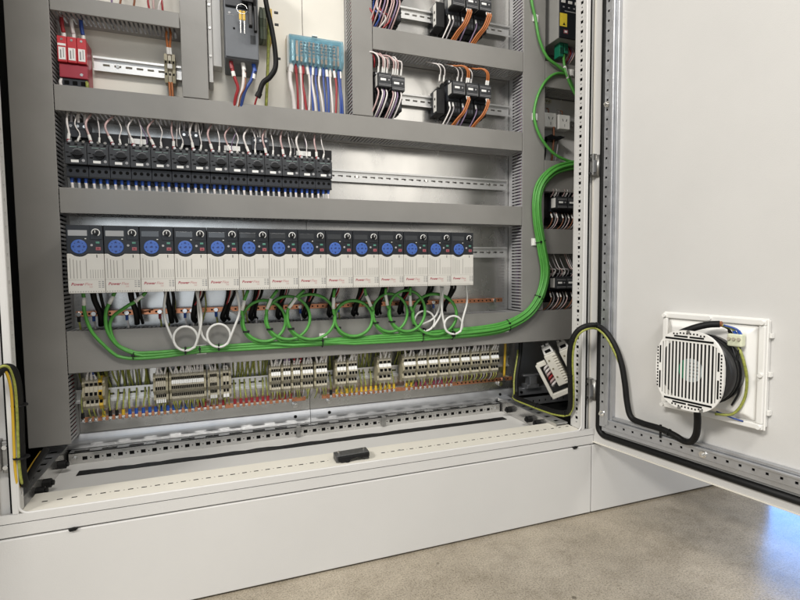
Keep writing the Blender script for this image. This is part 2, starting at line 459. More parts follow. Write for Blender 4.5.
# punched depth rails on both sides
def depth_rail(xa, xb, z0, side):
    hl = []
    y = -0.300
    while y < -0.02:
        hl.append((y, y+0.018, min(xa, xb)+0.010, max(xa, xb)-0.010)); y += 0.0405
    MB().perf(lambda a, b, t: (b, a, z0-t), -0.318, -0.008, min(xa, xb), max(xa, xb), hl, 0.003).build('punched_depth_rail', galvd, cab)
    xi = xb if side < 0 else xa
    MB().box(xi-0.0015, xi+0.0015, -0.318, -0.008, 0.2105, z0-0.0002).build('depth_rail_web', galv, cab)
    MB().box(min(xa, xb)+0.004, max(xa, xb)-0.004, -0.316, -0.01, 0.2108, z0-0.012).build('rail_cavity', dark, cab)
    for k, yy in enumerate((-0.090, -0.200, -0.243)):
        s_ = 1 if side < 0 else -1
        c = xi + s_*0.0017
        MB().cyl((c, yy, 0.233), (c+s_*0.016, yy, 0.233), 0.010, 10).cyl((c+s_*0.016, yy, 0.233), (c+s_*0.021, yy, 0.233), 0.006, 8).build('rail_knob', blackr, cab, smooth=False, bevel=0.001)
depth_rail(1.197, 1.236, 0.253, 1)
depth_rail(-0.100, -0.062, 0.253, -1)
# mounting plates (two sheets with a seam)
MB().box(-0.125, 0.5553, 0.0, 0.003, 0.2790, 2.10).build('mounting_plate', galv, cab)
MB().box(0.5567, 1.268, 0.0, 0.003, 0.2790, 2.10).build('mounting_plate', galv, cab)
MB().box(1.330, 1.90, 0.0, 0.003, 0.447, 2.10).build('mounting_plate', galv, cab)
MB().box(1.3300, 1.62, -0.0030, -0.0004, 1.05, 1.275).build('plate_brightening_panel', paint, cab)  # added pale sheet so the plate behind the sockets looks better lit
lip = [(0.0, 0.2785)] + [(-0.003-0.005*math.sin(math.pi*k/8), 0.2770-0.0375*k/8) for k in range(9)] + [(0.004, 0.2390), (0.004, 0.2785)]
MB().prism(lip, 'x', -0.115, 0.5553).build('plate_lip', galvd, cab)
MB().prism(lip, 'x', 0.5567, 1.262).build('plate_lip', galvd, cab)
MB().box(-0.033, 0.5550, -0.0022, -0.0002, 1.127, 2.10).build('plate_brightening_panel', cream, cab)  # added cream sheets painting the bright reflection of the galvanised plate
MB().box(0.5570, 0.678, -0.0022, -0.0002, 1.127, 2.10).build('plate_brightening_panel', cream, cab)
for (u, v) in ((295, 405), (329, 401)):
    p = P(u, v, -0.004)
    MB().cyl((p.x, -0.0002, p.z), (p.x, -0.007, p.z), 0.0085, 10).cyl((p.x, -0.007, p.z), (p.x, -0.0105, p.z), 0.0055, 8).build('plate_bolt', steel, cab, bevel=0.001)
    MB().cyl((p.x, -0.0070, p.z-0.034), (p.x, -0.0086, p.z-0.034), 0.005, 8).build('bolt_hole', dark, cab)

# hinges on the posts
def hinge(x, z, flip=1):
    y = -0.3485
    f = flip
    def bx(a, b): return (min(x+a*f, x+b*f), max(x+a*f, x+b*f))
    o = MB().box(*bx(-0.014, -0.003), y-0.014, y, z-0.030, z+0.030).box(*bx(-0.003, 0.012), y-0.020, y-0.002, z-0.024, z+0.034).build('hinge', hinge_m, cab, bevel=0.002)
    MB().box(*bx(0.000, 0.007), y-0.0225, y-0.0202, z-0.016, z+0.016).build('hinge_recess', galvd, o)
    MB().cyl((x+0.0155*f, y-0.020, z-0.026), (x+0.0155*f, y-0.020, z+0.030), 0.0075, 10).build('hinge_barrel', hinge_m, o, smooth=True)
    for zz in (0.019, -0.019):
        MB().cyl((x-0.0085*f, y-0.014, z+zz), (x-0.0085*f, y-0.0175, z+zz), 0.0042, 8).build('screw', steel, o)
    MB().cyl((x+0.018*f, y-0.026, z+0.002), (x+0.020*f, y-0.040, z+0.002), 0.0045, 8).build('hinge_bolt', hinge_m, o)
hinge(1.270, 0.352); hinge(1.270, 0.966); hinge(1.270, 1.85)
hinge(-0.076, 0.352, -1); hinge(-0.076, 0.966, -1)

# ------------------------------------------------------------------ the open door (right) and its counterpart (left)
HX, HY = 1.285, -0.360
DD = Vector((0.173, -0.985, 0)).normalized()
DN = Vector((-DD.y*-1, DD.x*-1, 0))          # inner face normal (towards -x)
DN = Vector((DD.y, -DD.x, 0))
def door_tf(s, o, z):
    return (HX + DD.x*s + DN.x*o, HY + DD.y*s + DN.y*o, z)
def door_px(u, v, off):
    r = ray(u, v); o = Vector((HX, HY, 0)) + DN*off
    t = (o - CAM).xy.dot(DN.xy)/r.xy.dot(DN.xy)
    return CAM + r*t
DWID = 0.655
def make_door(tf, first):
    dr = MB(tf).box(-0.010, DWID, -0.030, 0.0, 0.2040, ZT+0.02).build('door', paint, cab, bevel=0.003)
    # folded edge lip
    MB(tf).box(-0.010, DWID, -0.002, 0.0042, 0.2042, 0.2075).box(-0.0098, -0.006, -0.002, 0.004, 0.2085, ZT).build('door_edge_fold', cream, dr, bevel=0.001)
    g = MB(tf)
    rr = 0.022
    pth = [(0.026, 0.004, ZT-0.02), (0.026, 0.004, 1.0)] + [(0.026+rr-rr*math.cos(a), 0.004, 0.234+rr-rr*math.sin(a)) for a in [math.pi/2*k/6 for k in range(7)]] + [(0.35, 0.004, 0.234), (DWID-0.04, 0.004, 0.234)]
    pts = [Vector(tf(*p)) for p in pth]
    MB().tube(pts, 0.0085, 8).build('door_gasket', blackr, dr, smooth=True)
    # perforated stiffening frame: angled strip with holes plus a flat galvanised bar
    hl = []
    z = 2.08
    while z > 0.31:
        hl.append((z-0.0028, z+0.0028, 0.0405, 0.0460)); z -= 0.025
    MB(tf).perf(lambda a, b, t: (b, 0.014-t, a), 0.262, ZT-0.03, 0.0355, 0.0535, hl, 0.002).build('perforated_frame', galvd, dr)
    MB(tf).box(0.0358, 0.0532, 0.0015, 0.006, 0.264, ZT-0.04).build('frame_cavity', dark, dr)
    MB(tf).box(0.0540, 0.0640, 0.0005, 0.019, 0.270, ZT-0.03).box(0.0645, 0.0735, 0.0005, 0.013, 0.285, ZT-0.03).build('frame_bar', galvd, dr, bevel=0.0012)
    hl = []
    s = 0.085
    while s < DWID-0.06:
        hl.append((s-0.0028, s+0.0028, 0.2690, 0.2745)); s += 0.025
    MB(tf).perf(lambda a, b, t: (a, 0.0145-t, b), 0.0545, DWID-0.05, 0.2610, 0.2795, hl, 0.002).build('perforated_frame', galvd, dr)
    MB(tf).box(0.056, DWID-0.052, 0.0015, 0.006, 0.2615, 0.2790).build('frame_cavity', dark, dr)
    MB(tf).box(0.0650, DWID-0.05, 0.0005, 0.019, 0.2800, 0.2860).box(0.0740, DWID-0.05, 0.0005, 0.012, 0.2864, 0.2940).box(0.040, DWID-0.05, 0.001, 0.011, 0.2490, 0.2605).build('frame_bar', galvd, dr, bevel=0.0012)
    for (s, z) in ((0.0445, 0.298), (0.0445, 1.118), (0.31, 0.271)):
        a, b, c, d = tf(s, 0.014, z), tf(s, 0.018, z), tf(s, 0.018, z), tf(s, 0.026, z)
        MB().cyl(a, b, 0.008, 10).cyl(c, d, 0.0035, 8).build('frame_stud', steel, dr)
    return dr
door = make_door(door_tf, True)
def ldoor_tf(s, o, z):
    d = Vector((-0.80, -0.60, 0)); n = Vector((0.60, -0.80, 0))
    return (-0.092 + d.x*s + n.x*o, HY + d.y*s + n.y*o, z)
make_door(ldoor_tf, False)

# small dark latch on the sill
lt = thing('latch_clip', 'dark grey plastic latch clip sitting on the slotted sill', 'latch', (0.595, -0.335, 0.2437))
MB().prism([(0.5600, 0.2585), (0.5600, 0.2490), (0.5660, 0.2470), (0.5760, 0.2472), (0.5790, 0.2440), (0.5860, 0.2440), (0.5880, 0.2480), (0.5950, 0.2520), (0.6040, 0.2535), (0.6140, 0.2515), (0.6320, 0.2500), (0.6350, 0.2530), (0.6350, 0.2610)], 'y', -0.356, -0.349).build('latch_body', black, lt, bevel=0.0012)
MB().prism([(0.5560, 0.2600), (0.5560, 0.2440), (0.5820, 0.2440), (0.5900, 0.2500), (0.6040, 0.2530), (0.6200, 0.2490), (0.6270, 0.2440), (0.6365, 0.2440), (0.6365, 0.2620)], 'y', -0.3488, -0.3180).build('latch_housing', mat('latch_grey', (0.070, 0.070, 0.070), 0.5, noise=0.2, nscale=90), lt, bevel=0.0015)
for xx in (0.566, 0.626):
    MB().cyl((xx, -0.334, 0.2595), (xx, -0.334, 0.2655), 0.0028, 8).build('stud', steel, lt)
for (u, v, lab) in ((73, 527, 'black packing wedge in the joint above the plinth, below the left hinge'), (575, 444.6, 'black packing wedge in the joint above the plinth, below the open door hinge')):
    p = P(u, v, YF-0.001)
    tag(MB().prism([(p.x-0.0075, 0.2003), (p.x-0.005, 0.1955), (p.x+0.0055, 0.1965), (p.x+0.0085, 0.2010), (p.x+0.001, 0.2020)], 'y', YF-0.0035, YF+0.0015).build('packing_wedge', blackr), lab, 'wedge')
p = P(414, 451.5, -0.32)
tag(MB().prism([(0.716, -0.3275), (0.728, -0.3275), (0.722, -0.3195)], 'z', 0.2437, 0.2444).build('sill_mark', text_g), 'small grey triangle mark on the slotted sill beside the latch', 'mark')

# ================================================================== CABLE DUCTS
def duct(x0, x1, z0, z1, vert, label, y1=-0.085, skip=()):
    t = thing('cable_duct', label, 'cable duct', ((x0+x1)/2, 0.0, z0), 'grey slotted cable ducts')
    MB().box(x0, x1, y1, y1+0.0035, z0, z1).build('duct_cover', duct_m, t, bevel=0.0012)
    MB().box(x0+0.002, x1-0.002, -0.0045, -0.0025, z0+0.002, z1-0.002).build('duct_base', ductin_m, t)
    a0, a1 = (z0, z1) if vert else (x0, x1)
    hl = []
    a = a0+0.006
    while a < a1-0.008:
        hl.append((a, a+0.0048, y1+0.007, -0.022)); a += 0.0100
    for c, sg in (((x0 if vert else z0)+0.0012, 1), ((x1 if vert else z1)-0.0012, -1)):
        fn = (lambda a, b, t, c=c, sg=sg: (c+sg*t, b, a)) if vert else (lambda a, b, t, c=c, sg=sg: (a, b, c+sg*t))
        w = MB().perf(fn, a0+0.001, a1-0.001, y1+0.0036, -0.0026, hl, 0.0015).build('slotted_wall', ductin_m, t)
        w['kind'] = 'stuff'
    return t
VL = duct(-0.120, -0.034, 0.279, 2.08, True, 'widest vertical grey cable duct, running down past the red arrester side')
V2 = duct(1.2375, 1.3205, 0.5535, 2.08, True, 'vertical grey cable duct carrying the thick green cable bundle')
V3 = duct(0.2405, 0.302, 1.1285, 2.08, True, 'short vertical grey cable duct between terminals and the breaker with yellow keys')
V4 = duct(0.678, 0.738, 1.1285, 2.08, True, 'vertical grey cable duct beside the translucent blue distribution block')
H0 = duct(-0.0325, 0.239, 1.293, 1.3305, False, 'narrow horizontal grey cable duct above the red surge arrester')
H1 = duct(-0.0325, 1.236, 1.068, 1.127, False, 'long horizontal grey cable duct above the row of rotary breakers')
H2 = duct(-0.0325, 1.236, 0.8316, 0.8916, False, 'long horizontal grey cable duct between breakers and inverter drives')
H3 = duct(-0.0325, 1.50, 0.4500, 0.5520, False, 'tallest horizontal grey cable duct with green cable loops in front')
HR = duct(0.7395, 1.236, 1.315, 1.377, False, 'horizontal grey cable duct between the two shelves of black contactors')
duct(1.3220, 1.62, 1.279, 1.361, False, 'horizontal grey cable duct above the pair of white power sockets')
duct(1.3220, 1.62, 0.945, 1.045, False, 'horizontal grey cable duct below the pair of white power sockets')
duct(1.3220, 1.62, 0.740, 0.822, False, 'horizontal grey cable duct between two contactor groups beside the perforated post')
# conductors inside the vertical ducts, showing through the slots
for k in range(13):
    m = [black, w_grey, black, black, w_violet, black, black][k % 7]
    xx = -0.047 - 0.0055*(k % 5)
    yy = -0.020 - 0.010*(k % 6)
    wire([(xx, yy, 0.46), (xx-0.004, yy+0.004, 0.60), (xx+0.002, yy, 0.9), (xx-0.003, yy, 1.5), (xx, yy, 2.0)], 0.0028, m, VL, k=3)
for k in range(12):
    m = [w_grey, w_violet, w_pink, w_grey, w_violet, w_brown][k % 6]
    xx = 1.250 + 0.0055*(k % 5)
    yy = -0.020 - 0.010*(k % 6)
    wire([(xx, yy, 0.56), (xx+0.004, yy+0.003, 0.8), (xx, yy, 1.2), (xx+0.003, yy, 2.0)], 0.0026, m, V2, k=3)
for k in range(7):
    m = [w_red, w_red, yellow, black, gy_w, yellow, w_red][k]
    xx = -0.041 - 0.004*(k % 3); yy = -0.016 - 0.009*k
    wire([(xx, yy, 0.285), (xx-0.002, yy+0.004, 0.34), (xx+0.001, yy, 0.40), (xx-0.003, yy, 0.47)], 0.0034, m, VL, k=3)
for k in range(10):
    m = [w_red, w_blue, w_white, w_grey, w_pink][k % 5]
    xx = 0.690 + 0.0055*(k % 4); yy = -0.020 - 0.010*(k % 6)
    wire([(xx, yy, 1.14), (xx+0.004, yy, 1.5), (xx, yy, 2.0)], 0.0026, m, V4, k=3)

# ================================================================== DIN RAILS
def din_rail(x0, x1, zc, label, y0=-0.0080, slots=True, h=0.0075, m=rail_m):
    t = thing('din_rail', label, 'rail', ((x0+x1)/2, y0, zc), 'steel mounting rails')
    hl = []
    x = x0+0.02
    while x < x1-0.025:
        hl.append((x, x+0.015, zc-0.0026, zc+0.0026)); x += 0.025
    web = MB().perf(lambda a, b, t_: (a, y0-0.0012+t_, b), x0, x1, zc-0.0125, zc+0.0125, hl, 0.0010).build('rail_web', m, t)
    for s_ in (-1, 1):
        a, b = sorted((zc+s_*0.0125, zc+s_*0.0137)); c, d = sorted((zc+s_*0.0125, zc+s_*0.0175))
        MB().box(x0, x1, y0-h, y0-0.0002, a, b).box(x0, x1, y0-h-0.0012, y0-h-0.0001, c, d).build('rail_flange', m, t)
    x = x0+0.06
    while x < x1-0.03:
        MB().cyl((x-0.0075, y0-0.0013, zc), (x-0.0075, y0-0.0040, zc), 0.0042, 8).build('rail_screw', steel, t)
        x += 0.225
    return t
din_rail(0.036, 0.236, 1.209, 'steel mounting rail with oblong slots beside the red arrester', y0=-0.0100)
din_rail(-0.02, 1.225, 0.970, 'long steel mounting rail carrying the rotary breakers')
din_rail(-0.02, 1.225, 0.747, 'steel mounting rail carrying the inverter drives')
din_rail(0.745, 1.232, 1.468, 'steel mounting rail on the upper contactor shelf')
din_rail(0.745, 1.232, 1.212, 'steel mounting rail on the lower contactor shelf')
din_rail(-0.036, 1.232, 0.378, 'slotted steel mounting rail carrying the beige terminal blocks', y0=-0.0125)
rl = din_rail(1.44, 1.62, 1.188, 'short steel mounting rail beside the white power sockets')

# ================================================================== INVERTER DRIVES
def arc(cx, cz, r, a0, a1, n):
    return [(cx + r*math.cos(R(a0+(a1-a0)*k/n)), cz + r*math.sin(R(a0+(a1-a0)*k/n))) for k in range(n+1)]
def make_drive():
    t = thing('inverter_drive', '', 'drive', (0, 0, 0), 'inverter drives in one row')
    WD = 0.0712
    MB().box(0.0006, WD-0.0006, -0.150, -0.009, 0.002, 0.1505).build('housing', drv_d, t, bevel=0.002)
    # light cover with a bowl cut out for the keypad
    cx, cz, rr = 0.0240, 0.1035, 0.0222
    zb = 0.0880
    th = math.degrees(math.asin((cz-zb)/rr))
    bowl = arc(cx, cz, rr, 180+th, 360-th, 12)
    out = [(0.0, 0.0), (WD, 0.0), (WD, zb)] + list(reversed(bowl)) + [(0.0, zb)]
    MB().prism(out, 'y', -0.1720, -0.1502).build('front_cover', drv_l, t, bevel=0.0012)
    bowl2 = arc(cx, cz, rr-0.0006, 180+th, 360-th, 12)
    out = [(0.0, 0.1515), (0.0, zb+0.0005)] + bowl2 + [(WD, zb+0.0005), (WD, 0.1515)]
    kp = MB().prism(out, 'y', -0.1710, -0.1502).build('keypad_panel', drv_d, t, bevel=0.0012)
    MB().box(0.0462, WD-0.0008, -0.1725, -0.1711, 0.1195, 0.1508).build('knob_plate', drv_d, kp, bevel=0.0008)
    MB().box(0.0040, 0.0405, -0.1716, -0.1711, 0.1275, 0.1400).build('display', glass_d, kp, bevel=0.0002)
    dial = MB().cyl((cx, -0.1711, cz), (cx, -0.1736, cz), 0.0160, 28, 0.0152).build('keypad_dial', blue_k, kp, bevel=0.0006)
    s = MB()
    for k in range(4):
        a = math.pi/2*k + math.pi/2
        px, pz = cx+0.0105*math.cos(a), cz+0.0105*math.sin(a)
        d, e = (math.cos(a), math.sin(a)), (-math.sin(a), math.cos(a))
        s.prism([(px+d[0]*0.0028, pz+d[1]*0.0028), (px-d[0]*0.0018+e[0]*0.0030, pz-d[1]*0.0018+e[1]*0.0030), (px-d[0]*0.0018-e[0]*0.0030, pz-d[1]*0.0018-e[1]*0.0030)], 'y', -0.1741, -0.1735)
        a += math.pi/4
        s.box(cx+0.0105*math.cos(a)-0.0009, cx+0.0105*math.cos(a)+0.0009, -0.1739, -0.1735, cz+0.0105*math.sin(a)-0.0009, cz+0.0105*math.sin(a)+0.0009)
    s.box(cx-0.0030, cx+0.0030, -0.1740, -0.1735, cz-0.0012, cz+0.0012).box(cx-0.0004, cx+0.0030, -0.1740, -0.1735, cz+0.0012, cz+0.0028)
    s.build('dial_symbols', blue_d, dial)
    kx, kz = 0.0575, 0.1350
    ring = MB()
    pr_ = [Vector((kx+0.0076*math.cos(R(a)), -0.1728, kz+0.0076*math.sin(R(a)))) for a in range(-60, 211, 15)]
    ring.tube(pr_, 0.0011, 5).build('dial_scale', white_l, kp)
    kn = MB().cyl((kx, -0.1725, kz), (kx, -0.1790, kz), 0.0062, 16, 0.0055).build('knob', black, kp, bevel=0.0005)
    MB().box(kx-0.0006, kx+0.0006, -0.1794, -0.1788, kz-0.001, kz+0.0045).build('knob_mark', white_l, kn)
    MB().box(0.0565, 0.0640, -0.1722, -0.1710, 0.1105, 0.1150).build('start_button', green_b, kp, bevel=0.0006)
    sb = MB().box(0.0560, 0.0660, -0.1722, -0.1710, 0.0955, 0.1030).build('stop_button', red_b, kp, bevel=0.0006)
    MB().box(0.0590, 0.0630, -0.1726, -0.1722, 0.0975, 0.1010).build('button_symbol', mat('stop_symbol', (0.2, 0.02, 0.03), 0.5), sb)
    MB().cyl((0.0485, -0.1710, 0.1070), (0.0485, -0.1720, 0.1070), 0.0026, 10).build('escape_button', grey_b, kp)
    MB().box(0.0355, 0.0385, -0.1714, -0.1710, 0.1205, 0.1222).build('status_lamp', mat('status_lamp_white', (0.7, 0.7, 0.65), 0.3), kp)
    g = MB()
    for gx, g1 in ((0.0055, 0.0780), (0.0120, 0.0755), (0.0183, 0.0735), (0.0250, 0.0730), (0.0365, 0.0765)):
        g.box(gx-0.00075, gx+0.00075, -0.17225, -0.1719, 0.0330, g1)
    for k in range(6):
        gx = 0.0440+0.0048*k
        g.box(gx-0.0005, gx+0.0005, -0.1722, -0.1719, 0.0330, 0.0525)
    for k in range(14):
        gx = 0.0035+0.0050*k
        g.box(gx-0.0010, gx+0.0010, -0.1722, -0.1719, 0.0025, 0.0048)
    g.box(0.0, WD, -0.17212, -0.1719, 0.0298, 0.0303)
    g.build('vent_slots', drv_g, t)
    MB().box(0.0570, 0.0585, -0.1724, -0.1719, 0.0795, 0.0860).build('latch_slot', dark, t)
    lettering('Power', 0.0088, 0.0055, -0.1721, 0.0175, text_r, t, width=0.0255, shear=0.25, bold=0.0002)
    lettering('Flex', 0.0088, 0.0315, -0.1721, 0.0175, text_r2, t, width=0.0160, shear=0.25)
    lettering('525', 0.0040, 0.0400, -0.1721, 0.0125, text_r2, t, width=0.0070, shear=0.2)
    s = MB()
    for k in range(4):
        s.box(0.0585, 0.0630, -0.1722, -0.1719, 0.0125+0.0042*k, 0.0142+0.0042*k)
        s.box(0.0652, 0.0695, -0.1722, -0.1719, 0.0120+0.0042*k, 0.0144+0.0042*k)
    s.build('rating_print', text_g, t)
    return t
X0, ZD, YB = 0.0, 0.6455, -0.0085
drive0 = make_drive()
drives = []
DK = list(drive0.children)
def clone(src, kids, loc):
    c = src.copy(); COL.objects.link(c); c.location = loc; ORG[c.name] = Vector(loc)
    for ch in kids: copy_tree(ch, c)
    return c
for k in range(14):
    loc = (X0+0.072*k, YB, ZD)
    if k == 0:
        d = drive0; d.location = loc; ORG[d.name] = Vector(loc)
    else:
        d = clone(drive0, DK, loc)
    if k == 0: lab = 'inverter drive at the row end against the widest vertical duct'
    elif k == 13: lab = 'inverter drive at the far row end, followed by bare mounting plate'
    else: lab = '%s inverter drive in the row, counting from the widest vertical duct' % ORD[k]
    d['label'] = lab
    drives.append(d)
    # its own black motor leads drop into the duct below
    x = X0+0.072*k
    j = random.uniform(-0.006, 0.006)
    z0 = ZD+0.010
    pts = [(x+0.046, -0.085, z0), (x+0.047+j, -0.080, ZD-0.012), (x+0.040+j, -0.066, ZD-0.045), (x+0.030, -0.055, ZD-0.075), (x+0.036, -0.045, 0.560)]
    if k < 3: pts = [(x+0.026+0.008*k, -0.085, z0), (x+0.028+0.008*k, -0.080, ZD-0.020), (x+0.036+0.006*k, -0.066, ZD-0.055), (x+0.034+0.008*k, -0.052, 0.560)]
    MB().tube(spline(pts, 6), 0.0072, 8, 0.8).build('motor_cable', blackr, d, smooth=True)
    a = [(q[0]+0.012, q[1]+0.004, q[2]) for q in pts]
    wire([a[0], (a[1][0]+0.002, a[1][1], a[1][2]), (a[2][0]-0.004, a[2][1], a[2][2]), a[3]] + a[4:], 0.0042, blackr, d, name='motor_cable')
    if 2 < k < 12:
        wire([(x+0.052, -0.098, z0), (x+0.050, -0.094, ZD-0.014), (x+0.041+j, -0.080, ZD-0.04)], 0.0022, w_red, d, name='lead')
        wire([(x+0.056, -0.098, z0), (x+0.052, -0.094, ZD-0.014), (x+0.044+j, -0.080, ZD-0.036)], 0.0020, w_white, d, name='lead')

for d in drives[:2]:  # first two displays coloured paler in place of a reflection on the glass
    for ch in d.children:
        for g in ch.children:
            if g.name.startswith('display'):
                g.data = g.data.copy(); g.data.materials.clear(); g.data.materials.append(mat('display_reflection_grey', (0.30, 0.30, 0.30), 0.2))
# copper screen bar behind the drives' lower ends
cb = thing('copper_busbar', 'flat copper earth bar running below the inverter drives', 'busbar', (0.58, -0.03, 0.589))
MB().box(-0.022, 1.192, -0.0405, -0.0365, 0.5825, 0.5960).build('bar', copper, cb, bevel=0.0006)
for k in range(9):
    xx = -0.010+0.1485*k
    MB().cyl((xx, -0.0364, 0.589), (xx, -0.0005, 0.589), 0.006, 10).build('standoff', black, cb)
hs = MB()
for k in range(80):
    hs.cyl((-0.008+0.015*k, -0.0404, 0.589), (-0.008+0.015*k, -0.0409, 0.589), 0.0026, 8)
hs.build('bar_holes', dark, cb)['kind'] = 'stuff'
fm = [blackr, fer_b, fer_b, fer_r, fer_b, fer_r, fer_b, fer_r, fer_b, fer_b, fer_r, fer_b, fer_b]
for k, (u, v) in enumerate([(79, 313), (94, 314), (127, 313), (160, 312), (185, 311), (192, 311), (216, 310), (255, 308), (300, 306), (338, 304), (375, 303), (433, 303), (494, 299)]):
    p = P(u, v, -0.041)
    MB().cyl((p.x, -0.041, 0.589), (p.x, -0.0475, 0.589), 0.0062, 8).build('clamp_screw', steel, cb, bevel=0.0006)
    if k < 12:
        MB().cyl((p.x, -0.044, 0.583), (p.x, -0.045, 0.570), 0.0036, 8).build('ferrule', fm[k], cb)
        wire([(p.x, -0.044, 0.572), (p.x+0.002, -0.046, 0.562), (p.x+0.003, -0.045, 0.545)], 0.0024, w_white if k % 3 else gy_w, cb)
for u in (173, 204, 243):
    p = P(u, 300, -0.06)
    wire([(p.x, -0.060, 0.650), (p.x+0.004, -0.058, 0.60), (p.x+random.uniform(-0.02, 0.03), -0.055, 0.550)], 0.0022, gy_w, cb)
wire([(0.33, -0.043, 0.590), (0.36, -0.047, 0.572), (0.38, -0.050, 0.552)], 0.0022, w_white, cb)
wire([(0.105, -0.044, 0.586), (0.13, -0.047, 0.590), (0.15, -0.045, 0.595)], 0.002, w_brown, cb)

# ================================================================== ROTARY MOTOR BREAKERS
def make_breaker():
    t = thing('motor_breaker', '', 'circuit breaker', (0, 0, 0), 'rotary motor breakers in one row')
    WD = 0.0446
    MB().box(0.0004, WD-0.0004, -0.062, -0.009, 0.0, 0.0880).build('housing', brk2_m, t, bevel=0.001)
    fc = MB().box(0, WD, -0.0930, -0.0622, 0.0300, 0.0745).build('front_face', brk_m, t, bevel=0.0015)
    up = MB().prism([(-0.0622, 0.0747), (-0.0870, 0.0747), (-0.0870, 0.0800), (-0.0700, 0.0880), (-0.0622, 0.0880)], 'x', 0, WD).build('upper_terminals', brk_m, t, bevel=0.001)
    lo = MB().box(0, WD, -0.0830, -0.0622, 0.0015, 0.0285).build('lower_terminals', brk2_m, t, bevel=0.0012)
    MB().box(0.0, WD, -0.0845, -0.0831, 0.0005, 0.0040).build('terminal_shelf', black, lo)
    for k in range(3):
        xx = 0.0082+0.0142*k
        MB().cyl((xx, -0.0826, 0.0170), (xx, -0.0838, 0.0170), 0.0040, 10).build('terminal_hole', dark, lo)
        MB().cyl((xx, -0.0790, 0.0842), (xx, -0.0822, 0.0858), 0.0036, 8).build('terminal_screw', steel if k else galvd, up)
        MB().box(xx-0.0030, xx+0.0030, -0.0876, -0.0866, 0.0752, 0.0792).build('terminal_hole', dark, up)
    kn = MB().cyl((0.0265, -0.0930, 0.0535), (0.0265, -0.0965, 0.0535), 0.0105, 16, 0.0095).build('rotary_knob', black, fc, bevel=0.0006)
    MB().prism([(0.0120, 0.0540), (0.0160, 0.0505), (0.0280, 0.0485), (0.0380, 0.0510), (0.0405, 0.0535), (0.0370, 0.0560), (0.0250, 0.0575)], 'y', -0.1020, -0.0966).build('knob_grip', black, kn, bevel=0.0008)
    MB().box(0.0125, 0.0280, -0.0937, -0.0929, 0.0345, 0.0405).build('marker', white_l, fc)
    MB().box(0.0030, 0.0085, -0.0936, -0.0929, 0.0560, 0.0580).box(0.0055, 0.0120, -0.0936, -0.0929, 0.0455, 0.0485).build('slot', dark, fc)
    MB().box(0.0105, 0.0250, -0.0934, -0.0929, 0.0695, 0.0707).box(0.0285, 0.0390, -0.0934, -0.0929, 0.0695, 0.0705).build('print', mat('print_pale_green', (0.25, 0.36, 0.33), 0.5), fc)
    MB().tube([Vector((0.0265+0.0128*math.cos(R(a)), -0.0931, 0.0535+0.0128*math.sin(R(a)))) for a in range(55, 150, 12)], 0.0005, 4).build('scale_print', grey_b, fc)
    MB().cyl((0.0375, -0.0930, 0.0395), (0.0375, -0.0934, 0.0395), 0.0034, 10).build('setting_dial', grey_b, fc)
    for k in range(3):
        xx = 0.0082+0.0142*k
        MB().cyl((xx, -0.0740, 0.0010), (xx, -0.0748, -0.0105), 0.0042, 8, 0.0030).build('ferrule', fer_b, t)
        wire([(xx, -0.0748, -0.0100), (xx+0.001, -0.0740, -0.024), (xx+0.002, -0.0700, -0.040)], 0.0034, w_white if k != 1 else mat('sleeve_grey', (0.42, 0.43, 0.44), 0.4), t, name='lead', k=3)
    return t
brk0 = make_breaker()
BK = list(brk0.children)
for k in range(14):
    loc = (-0.0160+0.0451*k, 0.0, 0.9150)
    if k == 0:
        d = brk0; d.location = loc; ORG[d.name] = Vector(loc)
    else:
        d = clone(brk0, BK, loc)
    if k == 0: d['label'] = 'rotary motor breaker at the row end against the widest vertical duct'
    elif k == 13: d['label'] = 'rotary motor breaker at the far row end, before the bare rail'
    else: d['label'] = '%s rotary motor breaker in the row, counting from the widest vertical duct' % ORD[k]
    x, j = loc[0], random.uniform(-0.0042, 0.0042)
    wire([(x+0.0060, -0.0750, 1.0020), (x+0.0035+j, -0.0755, 1.018), (x-0.002+j*1.4, -0.074+j*0.6, 1.045), (x+0.006-j, -0.060, 1.075)], random.uniform(0.0021, 0.0029), w_pink if k % 3 else w_white, d, name='control_wire')
    MB().cyl((x+0.0062, -0.0780, 0.9985), (x+0.0058, -0.0765, 1.0050), 0.0036, 8).build('ferrule', fer_r, d)
    MB().cyl((x+0.0055, -0.0755, 1.0060), (x+0.0032+j, -0.0757, 1.0190), 0.0035, 8).build('marker_sleeve', white_p, d)
    wire([(x+0.0230, -0.0740, 1.0000), (x+0.0250+j, -0.0745, 1.020), (x+0.0225-j*0.8, -0.072-j*0.5, 1.042), (x+0.0180+j*1.5, -0.060, 1.075)], 0.0014, w_white, d, name='control_wire')
    MB().cyl((x+0.0231, -0.0748, 1.0020), (x+0.0248+j, -0.0748, 1.0150), 0.0024, 8).build('marker_sleeve', white_p, d)
for k, nb in enumerate((0, 2, 3, 5, 6, 8, 9, 11, 12)):
    x = -0.016+0.0451*nb+random.uniform(0.012, 0.036); j = random.uniform(-0.012, 0.012)
    tag(MB().tube(spline([(x, -0.052, 1.072), (x+j*0.3, -0.064, 1.055), (x+j, -0.066, 1.036), (x+j*1.4, -0.0615, 1.018), (x+j*1.2, -0.060, 1.0095)], 5), 0.0013, 5).build('control_wire', (w_white, w_grey, w_violet)[k % 3], smooth=True), 'thin %s wire over the comb bar above the %s breaker from the widest duct' % (('white', 'grey', 'violet')[k % 3], ORD[nb]), 'wire', 'thin wires over the comb bar')
